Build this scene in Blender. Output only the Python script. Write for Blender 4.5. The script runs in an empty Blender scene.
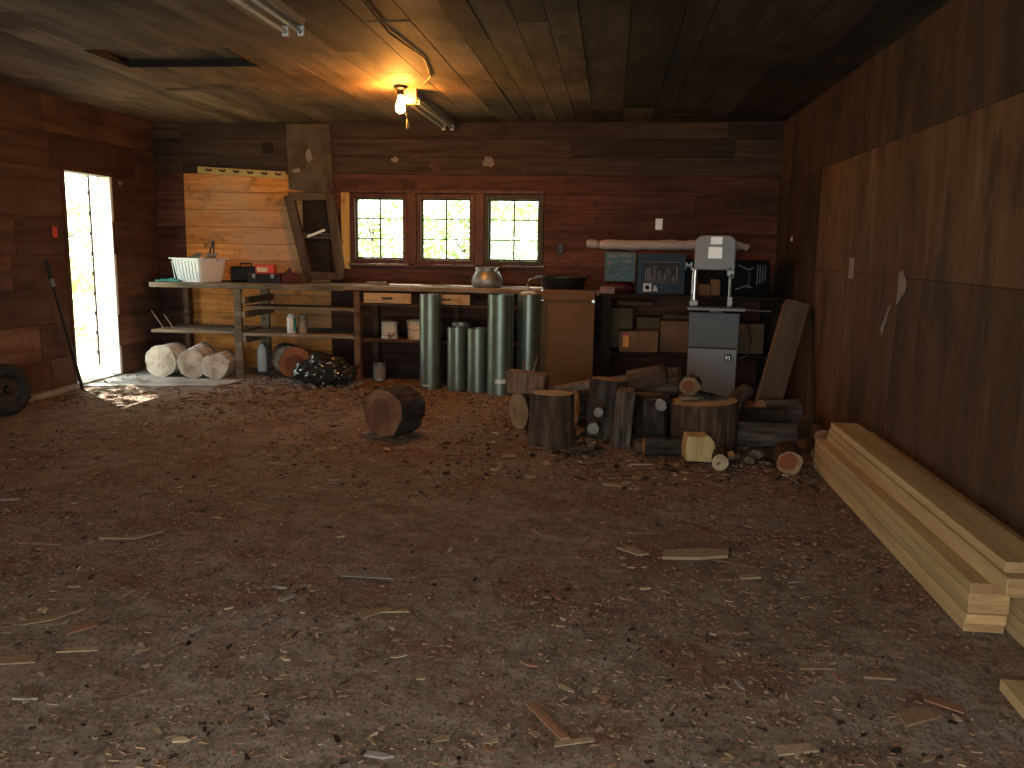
import bpy, bmesh, math, random
from mathutils import Vector, Matrix, noise
R = math.radians
sc = bpy.context.scene
COL = sc.collection
sc.view_settings.view_transform = 'Standard'
sc.view_settings.look = 'None'
sc.view_settings.exposure = 0.0
sc.view_settings.gamma = 1.0
sc.view_settings.use_curve_mapping = False
rnd = random.Random(7)

# ------------------------------------------------------------------ room sizes (metres; x right, y into the room, z up)
D, XL, XR, H = 8.94, -4.95, 1.65, 2.62
YF = -1.3
EYE = 1.36
FOC, YAW, PITCH, ROLL = 850.0, .113, .16, .0155

# ------------------------------------------------------------------ materials
def mat(name, cols, scale=(1, 1, 1), nscale=4.0, detail=6.0, rough=.8, metal=0.0, bump=.15, bdist=.01, tone=.5,
        dirt=None, dirt2=None, spec=.3, rings=None, distort=.3, coord='Object'):
    """Procedural material: a stretched noise drives a colour ramp; 'tone' varies it from board to board;
    dirt = (colour, noise scale, low, high) lays stains with a shape of their own over it."""
    m = bpy.data.materials.new(name)
    m.use_nodes = True
    nt = m.node_tree
    N, L = nt.nodes, nt.links
    b = N['Principled BSDF']
    b.inputs['Roughness'].default_value = rough
    b.inputs['Metallic'].default_value = metal
    b.inputs['Specular IOR Level'].default_value = spec
    tc = N.new('ShaderNodeTexCoord')
    at = N.new('ShaderNodeAttribute'); at.attribute_name = 'tone'
    oi = N.new('ShaderNodeObjectInfo')
    mp = N.new('ShaderNodeMapping'); mp.inputs['Scale'].default_value = scale
    L.new(tc.outputs[coord], mp.inputs['Vector'])
    ad = N.new('ShaderNodeMath'); ad.operation = 'MULTIPLY_ADD'; ad.inputs[1].default_value = 41.0
    L.new(at.outputs['Fac'], ad.inputs[0]); L.new(oi.outputs['Random'], ad.inputs[2])
    va = N.new('ShaderNodeVectorMath'); va.operation = 'ADD'
    L.new(mp.outputs['Vector'], va.inputs[0]); L.new(ad.outputs[0], va.inputs[1])
    nz = N.new('ShaderNodeTexNoise')
    nz.inputs['Scale'].default_value = nscale; nz.inputs['Detail'].default_value = detail
    nz.inputs['Distortion'].default_value = distort
    L.new(va.outputs[0], nz.inputs['Vector'])
    fac = nz.outputs['Fac']
    if rings:
        ln = N.new('ShaderNodeVectorMath'); ln.operation = 'LENGTH'
        sp = N.new('ShaderNodeVectorMath'); sp.operation = 'MULTIPLY'; sp.inputs[1].default_value = (1, 1, 0)
        L.new(tc.outputs['Object'], sp.inputs[0]); L.new(sp.outputs[0], ln.inputs[0])
        sn = N.new('ShaderNodeMath'); sn.operation = 'MULTIPLY_ADD'; sn.inputs[1].default_value = rings
        mu = N.new('ShaderNodeMath'); mu.operation = 'MULTIPLY'; mu.inputs[1].default_value = 9.0
        L.new(nz.outputs['Fac'], mu.inputs[0])
        L.new(ln.outputs['Value'], sn.inputs[0]); L.new(mu.outputs[0], sn.inputs[2])
        si = N.new('ShaderNodeMath'); si.operation = 'SINE'; L.new(sn.outputs[0], si.inputs[0])
        ma = N.new('ShaderNodeMath'); ma.operation = 'MULTIPLY_ADD'; ma.inputs[1].default_value = .05
        L.new(si.outputs[0], ma.inputs[0]); L.new(nz.outputs['Fac'], ma.inputs[2])
        fac = ma.outputs[0]
    cr = N.new('ShaderNodeValToRGB')
    L.new(fac, cr.inputs['Fac'])
    el = cr.color_ramp.elements
    n = len(cols)
    while len(el) < n: el.new(.5)
    for i, c in enumerate(cols):
        if len(c) == 2: p, c = c
        else: p = .3 + .4 * i / max(1, n - 1)
        el[i].position = p; el[i].color = (*c, 1)
    out = cr.outputs['Color']
    if tone:
        tm = N.new('ShaderNodeMath'); tm.operation = 'MULTIPLY_ADD'
        tm.inputs[1].default_value = tone * 2; tm.inputs[2].default_value = 1 - tone
        L.new(at.outputs['Fac'], tm.inputs[0])
        vm = N.new('ShaderNodeVectorMath'); vm.operation = 'SCALE'
        L.new(out, vm.inputs[0]); L.new(tm.outputs[0], vm.inputs['Scale'])
        out = vm.outputs[0]
    for dd in (dirt, dirt2):
        if not dd: continue
        c, s, lo, hi = dd[:4]
        amt = dd[4] if len(dd) > 4 else 1.0
        dsc = dd[5] if len(dd) > 5 else (1, 1, 1)
        dm = N.new('ShaderNodeMapping'); dm.inputs['Scale'].default_value = dsc
        L.new(tc.outputs[coord], dm.inputs['Vector'])
        dn = N.new('ShaderNodeTexNoise'); dn.inputs['Scale'].default_value = s; dn.inputs['Detail'].default_value = 7
        dn.inputs['Roughness'].default_value = .62
        L.new(dm.outputs[0], dn.inputs['Vector'])
        mr = N.new('ShaderNodeMapRange'); mr.inputs['From Min'].default_value = lo; mr.inputs['From Max'].default_value = hi
        mr.inputs['To Max'].default_value = amt
        L.new(dn.outputs['Fac'], mr.inputs['Value'])
        mx = N.new('ShaderNodeMix'); mx.data_type = 'RGBA'
        L.new(mr.outputs[0], mx.inputs['Factor']); L.new(out, mx.inputs['A']); mx.inputs['B'].default_value = (*c, 1)
        out = mx.outputs['Result']
    L.new(out, b.inputs['Base Color'])
    if bump:
        bp = N.new('ShaderNodeBump'); bp.inputs['Strength'].default_value = bump; bp.inputs['Distance'].default_value = bdist
        L.new(fac, bp.inputs['Height']); L.new(bp.outputs[0], b.inputs['Normal'])
    return m

def plain(name, c, rough=.6, metal=0.0, var=.25, nscale=9.0, bump=.05, spec=.4):
    a = tuple(x * (1 - var) for x in c); z = tuple(min(1, x * (1 + var)) for x in c)
    return mat(name, [a, z], nscale=nscale, rough=rough, metal=metal, bump=bump, bdist=.003, tone=0, spec=spec)

M = {}
soot = (.012, .008, .006)
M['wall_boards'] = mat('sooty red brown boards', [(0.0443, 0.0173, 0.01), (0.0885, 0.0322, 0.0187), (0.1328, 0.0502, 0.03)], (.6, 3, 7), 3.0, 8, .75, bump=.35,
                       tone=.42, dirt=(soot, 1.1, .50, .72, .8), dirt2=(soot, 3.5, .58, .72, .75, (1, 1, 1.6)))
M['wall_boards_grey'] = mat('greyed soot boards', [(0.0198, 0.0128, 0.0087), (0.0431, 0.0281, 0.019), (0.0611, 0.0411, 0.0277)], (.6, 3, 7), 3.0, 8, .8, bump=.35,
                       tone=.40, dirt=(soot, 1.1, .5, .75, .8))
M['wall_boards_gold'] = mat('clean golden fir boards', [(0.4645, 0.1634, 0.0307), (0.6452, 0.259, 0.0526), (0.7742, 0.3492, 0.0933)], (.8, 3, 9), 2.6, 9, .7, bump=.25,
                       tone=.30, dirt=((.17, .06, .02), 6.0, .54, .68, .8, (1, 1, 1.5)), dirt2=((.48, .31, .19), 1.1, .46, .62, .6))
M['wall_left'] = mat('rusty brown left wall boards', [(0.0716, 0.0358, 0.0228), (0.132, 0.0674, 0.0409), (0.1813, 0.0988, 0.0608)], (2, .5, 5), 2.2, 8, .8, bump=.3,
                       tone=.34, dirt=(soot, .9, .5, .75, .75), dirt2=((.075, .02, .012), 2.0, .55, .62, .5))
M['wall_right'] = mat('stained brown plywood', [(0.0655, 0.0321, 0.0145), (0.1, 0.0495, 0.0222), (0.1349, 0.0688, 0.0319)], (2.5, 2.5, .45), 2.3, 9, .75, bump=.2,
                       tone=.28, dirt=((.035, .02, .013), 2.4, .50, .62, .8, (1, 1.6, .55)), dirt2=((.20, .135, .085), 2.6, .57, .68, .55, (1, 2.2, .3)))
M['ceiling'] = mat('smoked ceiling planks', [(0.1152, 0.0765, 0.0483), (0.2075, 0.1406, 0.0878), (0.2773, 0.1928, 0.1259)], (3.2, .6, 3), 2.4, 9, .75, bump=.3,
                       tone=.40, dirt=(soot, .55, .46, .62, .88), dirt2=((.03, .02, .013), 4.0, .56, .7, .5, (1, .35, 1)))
M['ceiling_mid'] = mat('darker ceiling planks', [(.05, .034, .021), (.095, .065, .04), (.14, .096, .06)], (3.2, .6, 3), 2.4, 9, .8, bump=.3, tone=.40, dirt=(soot, .7, .45, .66, .8))
M['ceiling_darkest'] = mat('darkest ceiling planks', [(.022, .016, .011), (.045, .032, .021), (.075, .053, .034)], (3.2, .6, 3), 2.4, 9, .85, bump=.3, tone=.40, dirt=(soot, .7, .45, .66, .8))
M['wall_left_dark'] = mat('darker upper left wall boards', [(.035, .018, .012), (.070, .036, .022), (.10, .055, .034)], (2, .5, 5), 2.2, 8, .85, bump=.3, tone=.34, dirt=(soot, .9, .5, .75, .75))
M['wall_right_dark'] = mat('darker brown plywood', [(.026, .016, .010), (.05, .029, .018), (.075, .043, .027)], (2.5, 2.5, .45), 2.3, 9, .85, bump=.2, tone=.28, dirt=(soot, 2.0, .5, .7, .7))
M['soot_dark'] = mat('soot black timber', [(.010, .007, .005), (.028, .018, .012)], (3, .7, 3), 4, 5, .85, tone=.2)
M['bench_wood'] = mat('grey weathered bench timber', [(.10, .075, .05), (.20, .155, .105), (.30, .245, .175)], (.7, 5, 5), 3.5, 9, .8, bump=.25, tone=.25,
                      dirt=((.05, .034, .022), 2.5, .5, .72, .7))
M['bench_brown'] = mat('brown bench timber', [(.05, .026, .014), (.11, .06, .032), (.16, .09, .05)], (.8, 4, 4), 3.5, 8, .8, bump=.2, tone=.25,
                      dirt=(soot, 2.5, .52, .72, .7))
M['pale_drawer'] = mat('pale drawer front wood', [(.42, .27, .13), (.55, .38, .20)], (1, 4, 8), 3, 7, .7, bump=.1, tone=.1, dirt=((.1, .06, .03), 5, .6, .75, .7))
M['yellow_casing'] = mat('yellowed casing wood', [(.45, .29, .07), (.62, .43, .13)], (6, 6, .8), 3, 7, .6, bump=.15, tone=.15, dirt=((.07, .04, .02), 5, .58, .72, .8))
M['frame_brown'] = mat('red brown window casing', [(0.045, 0.015, 0.0075), (0.1125, 0.045, 0.0225)], (3, 3, 1), 4, 7, .55, bump=.15, tone=.2, dirt=((.2, .12, .06), 6, .6, .75, .5))
M['muntin'] = mat('dark green brown glazing bars', [(.030, .026, .012), (.06, .05, .025)], (3, 3, 3), 6, 5, .6, bump=.1, tone=.1)
M['lumber'] = mat('fresh yellow sawn lumber', [(0.3442, 0.2216, 0.1025), (0.4549, 0.307, 0.1483), (0.5356, 0.3841, 0.2037)], (5, .45, 5), 2.4, 9, .65, bump=.12, tone=.16,
                  dirt=((.24, .12, .04), 3.0, .64, .70, .8, (2, .6, 2)), dirt2=((.30, .22, .11), 1.2, .55, .75, .5))
M['lumber_end'] = mat('sawn lumber end grain', [(0.3444, 0.1968, 0.082), (0.492, 0.3034, 0.1394)], (3, 1, 14), 4, 7, .8, bump=.2, tone=.3)
M['bark_birch'] = mat('pale birch bark', [(.10, .08, .07), (.50, .46, .42), (.72, .69, .65)], (2, 2, 6), 3.2, 8, .85, bump=.4, tone=0, dirt=((.05, .035, .03), 9, .60, .66, .9))
M['bark_grey'] = mat('grey furrowed bark', [(0.0285, 0.0213, 0.0164), (0.0997, 0.0742, 0.0556), (0.1852, 0.1419, 0.1111)], (7, 7, 1.2), 3.2, 8, .9, bump=1.0, bdist=.03, tone=0)
M['bark_brown'] = mat('brown furrowed bark', [(0.0285, 0.0162, 0.0102), (0.0784, 0.0459, 0.0287), (0.1354, 0.0844, 0.0542)], (7, 7, 1.2), 3.2, 8, .9, bump=1.0, bdist=.03, tone=0)
M['bark_dark'] = mat('dark damp bark', [(0.012, 0.0081, 0.006), (0.0413, 0.0284, 0.0204), (0.09, 0.0642, 0.048)], (6, 6, 1.5), 3.2, 8, .9, bump=1.0, bdist=.03, tone=0)
M['end_pale'] = mat('pale log end grain', [(.34, .27, .20), (.55, .47, .37), (.70, .62, .51)], (1, 1, 1), 7, 6, .85, bump=.5, tone=0, rings=240, dirt=((.22, .155, .10), 9, .54, .66, .75))
M['end_stump'] = mat('pale stump top grain', [(0.286, 0.2052, 0.12), (0.462, 0.3456, 0.21), (0.55, 0.432, 0.28)], (1, 1, 1), 7, 6, .85, bump=.5, tone=0, rings=200)
M['end_branch'] = mat('dusty branch end grain', [(.22, .19, .16), (.34, .30, .25)], (1, 1, 1), 7, 6, .85, bump=.3, tone=0, rings=240)
M['end_tan'] = mat('tan log end grain', [(0.1555, 0.09, 0.0403), (0.2799, 0.1728, 0.0806), (0.3577, 0.2304, 0.1152)], (1, 1, 1), 7, 6, .85, bump=.3, tone=0, rings=240)
M['end_rust'] = mat('rusty log end grain', [(0.1564, 0.0581, 0.0289), (0.2639, 0.1091, 0.0542), (0.3323, 0.1534, 0.0795)], (1, 1, 1), 5, 6, .85, bump=.3, tone=0, rings=190)
M['heart_red'] = mat('red heartwood', [(0.176, 0.048, 0.0188), (0.288, 0.088, 0.0375)], (1, 1, 1), 8, 6, .85, bump=.2, tone=0, rings=240)
M['heart_brown'] = mat('brown heartwood', [(.13, .052, .03), (.21, .09, .05)], (1, 1, 1), 8, 6, .85, bump=.2, tone=0, rings=240)
M['split_yellow'] = mat('fresh yellow split wood', [(0.384, 0.232, 0.08), (0.528, 0.352, 0.144), (0.608, 0.448, 0.224)], (6, 6, 1), 4, 8, .75, bump=.5, tone=0)
M['split_grey'] = mat('greyed split wood', [(0.0855, 0.0594, 0.039), (0.1781, 0.132, 0.09), (0.2422, 0.1848, 0.129)], (8, 8, 1), 4, 8, .8, bump=.6, tone=0)
M['split_brown'] = mat('brown split wood', [(.10, .05, .03), (.21, .115, .065), (.30, .17, .10)], (8, 8, 1), 4, 8, .8, bump=.6, tone=0)
M['beam'] = mat('leaning brown beam wood', [(0.0654, 0.0387, 0.0208), (0.119, 0.0744, 0.0416), (0.1606, 0.1041, 0.0625)], (6, 6, .6), 3, 8, .8, bump=.25, tone=.25)
M['steel'] = mat('galvanised sheet steel', [(0.1853, 0.2292, 0.1873), (0.2608, 0.3105, 0.2575)], (3, 3, 1), 7, 6, .40, .8, bump=.06, bdist=.004, tone=0, spec=.5, dirt=((.20, .20, .18), 4, .55, .75, .6))
M['steel_dull'] = mat('dull galvanised steel', [(.20, .21, .20), (.36, .38, .36)], (1, 1, 1), 9, 6, .5, .7, bump=.1, tone=0)
M['chrome'] = plain('polished steel', (.60, .60, .59), .30, 1.0, .08)
M['saw_grey'] = plain('grey machine paint', (.25, .27, .28), .42, 0, .06)
M['saw_dark'] = plain('dark grey machine paint', (.085, .092, .100), .45, 0, .08)
M['saw_light'] = plain('light grey cabinet paint', (.23, .25, .27), .40, 0, .10, 3)
M['sticker'] = plain('white sticker paper', (.86, .86, .80), .30, 0, .03, spec=.9)
M['black_plastic'] = plain('black plastic', (.012, .012, .013), .40, 0, .2)
M['black_rubber'] = plain('dusty black rubber', (.018, .016, .015), .75, 0, .35)
M['rim'] = plain('brown rusted wheel rim', (.05, .032, .025), .7, .2, .4)
M['bag'] = plain('black bin bag plastic', (.022, .024, .023), .20, 0, .2, spec=.7)
M['cardboard'] = mat('brown cardboard', [(0.1479, 0.0793, 0.0363), (0.1758, 0.096, 0.0446)], (1, 1, 3), 3, 4, .8, bump=.04, tone=.12)
M['carton'] = mat('dusty carton board', [(0.1275, 0.075, 0.0413), (0.1875, 0.1162, 0.0638)], (1, 1, 2), 3, 5, .85, bump=.04, tone=.3)
M['tub_white'] = plain('white tub plastic', (.80, .82, .80), .35, 0, .05)
M['tin_white'] = plain('white painted tin', (.75, .77, .75), .4, 0, .08)
M['tin_cream'] = mat('cream tin with drips', [(.55, .50, .40), (.68, .63, .53)], (4, 4, 1), 3, 6, .55, tone=0, dirt=((.10, .08, .06), 7, .56, .62, .9))
M['tin_green'] = plain('teal label', (.05, .36, .30), .5)
M['glass_jar'] = plain('cloudy jar plastic', (.34, .27, .18), .25, 0, .15)
M['teal_cloth'] = plain('teal cloth', (.05, .30, .25), .8, 0, .4, 20, .3)
M['red_box'] = plain('red box', (.62, .06, .035), .5, 0, .12)
M['dark_red'] = plain('dark red case', (.07, .012, .012), .55)
M['label_cream'] = plain('cream label', (.66, .52, .35), .6)
M['print_black'] = plain('black printed board', (.010, .010, .011), .75, 0, .2, spec=.08)
M['blue_box'] = mat('dark blue box print', [(0.0154, 0.035, 0.0595), (0.0224, 0.0504, 0.084)], (1, 1, 1), 5, 4, .6, bump=.02, tone=0)
M['teal_box'] = mat('teal box print', [(.045, .115, .135), (.075, .165, .19)], (1, 1, 4), 5, 4, .6, bump=.02, tone=0, dirt=((.16, .26, .27), 14, .57, .66, .8, (1, 1, 2)))
M['picture_dark'] = mat('dark printed picture', [(.010, .011, .012), (.035, .038, .04)], (1, 1, .4), 30, 5, .6, bump=0, tone=0)
M['print_white'] = plain('white print', (.55, .55, .54), .5, 0, .05)
M['print_grey'] = plain('grey print', (.16, .16, .16), .5, 0, .1)
M['print_orange'] = plain('orange print', (.80, .28, .02), .5, 0, .05)
M['print_red'] = plain('red print', (.60, .035, .02), .5, 0, .05)
M['pink_block'] = plain('dusty pink block', (.24, .155, .15), .8)
M['roll_sheet'] = mat('milky plastic sheet', [(.36, .31, .285), (.50, .45, .42)], (1, 6, 6), 4, 6, .42, bump=.5, tone=0)
M['paper'] = mat('torn dusty paper', [(0.176, 0.152, 0.128), (0.272, 0.24, 0.208)], (1, 1, 1), 7, 6, .85, tone=.35)
M['paper_dark'] = mat('grime brown paper', [(0.06, 0.033, 0.024), (0.102, 0.06, 0.042)], (1, 1, 1), 7, 6, .85, tone=.3)
M['white_plate'] = plain('white outlet plate', (.80, .79, .75), .30, 0, .03, spec=.8)
M['red_tag'] = plain('red plastic tag', (.62, .055, .03), .5, 0, .08)
M['panel_grey'] = mat('grey weathered panel', [(0.049, 0.0346, 0.0219), (0.0778, 0.0576, 0.0374), (0.1037, 0.0806, 0.0547)], (2, 2, 2), 3, 8, .85, bump=.2, tone=.2, dirt=((.03, .018, .012), 5, .58, .68, .8))
M['panel_frame'] = mat('dry grey brown frame wood', [(0.0612, 0.0418, 0.0252), (0.108, 0.0756, 0.0475)], (4, 4, 1), 3, 8, .85, bump=.2, tone=.25)
M['rack_strip'] = plain('yellowed tool rack wood', (.48, .36, .13), .6, 0, .15)
M['iron'] = plain('dark iron', (.035, .03, .028), .5, .6, .3)
M['brass_pull'] = plain('dull brass pull', (.10, .07, .03), .4, .8, .2)
M['porcelain'] = plain('cream porcelain', (.34, .24, .11), .5, 0, .08)
M['strip_housing'] = plain('grey strip light housing', (.28, .25, .20), .5, 0, .15)
M['tube_glass'] = plain('dusty fluorescent tube', (.55, .52, .44), .3, 0, .1)
M['cable'] = plain('dark cable', (.05, .035, .025), .6)
M['string'] = plain('pull string', (.55, .36, .15), .7)
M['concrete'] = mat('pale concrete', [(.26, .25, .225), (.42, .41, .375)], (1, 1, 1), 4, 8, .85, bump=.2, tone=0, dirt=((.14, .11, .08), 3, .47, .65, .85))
M['door_white'] = mat('white painted door', [(.76, .76, .74), (.84, .84, .82)], (1, 1, 1), 3, 5, .5, tone=0)
M['door_edge'] = plain('weathered red door edge', (.045, .016, .016), .7, 0, .3, 30)
M['chip_pale'] = mat('pale wood chip', [(.27, .19, .115), (.38, .275, .17)], (8, 8, 8), 6, 6, .8, bump=.2, tone=.35)
M['chip_tan'] = mat('tan wood chip', [(.20, .125, .07), (.29, .185, .105)], (8, 8, 8), 6, 6, .8, bump=.2, tone=.35)
M['chip_orange'] = mat('orange bark chip', [(.21, .10, .055), (.30, .145, .08)], (8, 8, 8), 6, 6, .8, bump=.2, tone=.3)
M['chip_grey'] = mat('grey shingle wood', [(.17, .145, .12), (.26, .225, .19)], (8, 8, 8), 6, 6, .85, bump=.2, tone=.3)
M['shell'] = plain('outer sheathing', (.05, .035, .025), .9)
M['grass'] = mat('grass ground', [(.22, .24, .10), (.36, .36, .20), (.50, .46, .32)], (1, 1, 1), 3, 8, .95, bump=.4, tone=0)

def floor_mat():
    m = mat('dirt floor with bark litter', [(.34, (.155, .118, .088)), (.5, (.235, .183, .140)), (.66, (.31, .25, .20))], (1, 1, 1), 9, 12, .95, bump=.9, bdist=.02, tone=0,
            dirt=((.175, .085, .055), 2.1, .50, .60, .75), dirt2=((.30, .27, .235), 1.3, .54, .66, .75), spec=.15)
    nt = m.node_tree; N, L = nt.nodes, nt.links
    b = N['Principled BSDF']
    src = b.inputs['Base Color'].links[0].from_socket
    tc = N.new('ShaderNodeTexCoord')
    out = src
    for sc_, lo, hi, col, st in ((26, .20, .17, (.25, .16, .095), (1, .55, 1)), (60, .17, .13, (.28, .20, .13), (.6, 1, 1))):
        mp = N.new('ShaderNodeMapping'); mp.inputs['Scale'].default_value = st; mp.inputs['Rotation'].default_value = (0, 0, sc_)
        L.new(tc.outputs['Object'], mp.inputs[0])
        nz = N.new('ShaderNodeTexNoise'); nz.inputs['Scale'].default_value = sc_ * .35; nz.inputs['Detail'].default_value = 3
        L.new(tc.outputs['Object'], nz.inputs['Vector'])
        vs = N.new('ShaderNodeVectorMath'); vs.operation = 'MULTIPLY_ADD'; vs.inputs[1].default_value = (.09, .09, .09)
        L.new(nz.outputs['Color'], vs.inputs[0]); L.new(mp.outputs[0], vs.inputs[2])
        vo = N.new('ShaderNodeTexVoronoi'); vo.inputs['Scale'].default_value = sc_; vo.inputs['Randomness'].default_value = 1
        L.new(vs.outputs[0], vo.inputs['Vector'])
        mr = N.new('ShaderNodeMapRange'); mr.inputs['From Min'].default_value = lo; mr.inputs['From Max'].default_value = hi
        mr.inputs['To Max'].default_value = .75
        L.new(vo.outputs['Distance'], mr.inputs['Value'])
        # only some cells carry a chip
        sx = N.new('ShaderNodeSeparateColor'); L.new(vo.outputs['Color'], sx.inputs[0])
        gt = N.new('ShaderNodeMath'); gt.operation = 'GREATER_THAN'; gt.inputs[1].default_value = .55
        L.new(sx.outputs[0], gt.inputs[0])
        mu = N.new('ShaderNodeMath'); mu.operation = 'MULTIPLY'
        L.new(mr.outputs[0], mu.inputs[0]); L.new(gt.outputs[0], mu.inputs[1])
        mx = N.new('ShaderNodeMix'); mx.data_type = 'RGBA'; mx.inputs['B'].default_value = (*col, 1)
        L.new(mu.outputs[0], mx.inputs['Factor']); L.new(out, mx.inputs['A'])
        out = mx.outputs['Result']
    for sc_, lo, hi, col, amt, st in ((95, .52, .62, (.075, .05, .033), .7, (1, .6, 1)), (70, .55, .66, (.33, .25, .18), .55, (.6, 1, 1)), (150, .54, .62, (.30, .20, .13), .55, (1, 1, 1)), (30, .54, .66, (.10, .062, .042), .5, (1, .6, 1))):
        mp = N.new('ShaderNodeMapping'); mp.inputs['Scale'].default_value = st; mp.inputs['Location'].default_value = (sc_, 0, 0)
        L.new(tc.outputs['Object'], mp.inputs[0])
        nz = N.new('ShaderNodeTexNoise'); nz.inputs['Scale'].default_value = sc_; nz.inputs['Detail'].default_value = 2
        L.new(mp.outputs[0], nz.inputs['Vector'])
        mr = N.new('ShaderNodeMapRange'); mr.inputs['From Min'].default_value = lo; mr.inputs['From Max'].default_value = hi; mr.inputs['To Max'].default_value = amt
        L.new(nz.outputs['Fac'], mr.inputs['Value'])
        mx = N.new('ShaderNodeMix'); mx.data_type = 'RGBA'; mx.inputs['B'].default_value = (*col, 1)
        L.new(mr.outputs[0], mx.inputs['Factor']); L.new(out, mx.inputs['A'])
        out = mx.outputs['Result']
    L.new(out, b.inputs['Base Color'])
    return m
M['floor'] = floor_mat()

def leaf_mat(name, c, tr):
    m = bpy.data.materials.new(name); m.use_nodes = True
    N, L = m.node_tree.nodes, m.node_tree.links
    N.remove(N['Principled BSDF'])
    at = N.new('ShaderNodeAttribute'); at.attribute_name = 'tone'
    cr = N.new('ShaderNodeValToRGB'); L.new(at.outputs['Fac'], cr.inputs[0])
    cr.color_ramp.elements[0].color = (*[x * .55 for x in c], 1); cr.color_ramp.elements[1].color = (*[min(1, x * 1.5) for x in c], 1)
    d = N.new('ShaderNodeBsdfDiffuse'); t = N.new('ShaderNodeBsdfTranslucent')
    L.new(cr.outputs[0], d.inputs[0]); L.new(cr.outputs[0], t.inputs[0])
    mx = N.new('ShaderNodeMixShader'); mx.inputs[0].default_value = tr
    L.new(d.outputs[0], mx.inputs[1]); L.new(t.outputs[0], mx.inputs[2])
    L.new(mx.outputs[0], N['Material Output'].inputs[0])
    return m
M['leaf'] = leaf_mat('yellow green leaves', (.47, .66, .25), .6)
M['leaf_b'] = leaf_mat('mid green leaves', (.43, .61, .23), .6)

def glass_mat():
    m = bpy.data.materials.new('thin window glass'); m.use_nodes = True
    N, L = m.node_tree.nodes, m.node_tree.links
    N.remove(N['Principled BSDF'])
    t = N.new('ShaderNodeBsdfTransparent'); t.inputs[0].default_value = (.95, .98, .95, 1)
    g = N.new('ShaderNodeBsdfGlossy'); g.inputs['Roughness'].default_value = .03
    nz = N.new('ShaderNodeTexNoise'); nz.inputs['Scale'].default_value = 6
    mr = N.new('ShaderNodeMapRange'); mr.inputs['To Min'].default_value = .04; mr.inputs['To Max'].default_value = .09
    L.new(nz.outputs['Fac'], mr.inputs['Value'])
    mx = N.new('ShaderNodeMixShader'); L.new(mr.outputs[0], mx.inputs[0])
    L.new(t.outputs[0], mx.inputs[1]); L.new(g.outputs[0], mx.inputs[2])
    L.new(mx.outputs[0], N['Material Output'].inputs[0])
    return m
M['glass'] = glass_mat()

def emit_mat(name, c, s):
    m = bpy.data.materials.new(name); m.use_nodes = True
    b = m.node_tree.nodes['Principled BSDF']
    b.inputs['Base Color'].default_value = (.8, .7, .5, 1)
    b.inputs['Emission Color'].default_value = (*c, 1); b.inputs['Emission Strength'].default_value = s
    return m
M['bulb_glow'] = emit_mat('lit bulb glass', (1.0, .36, .055), 1000)

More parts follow.
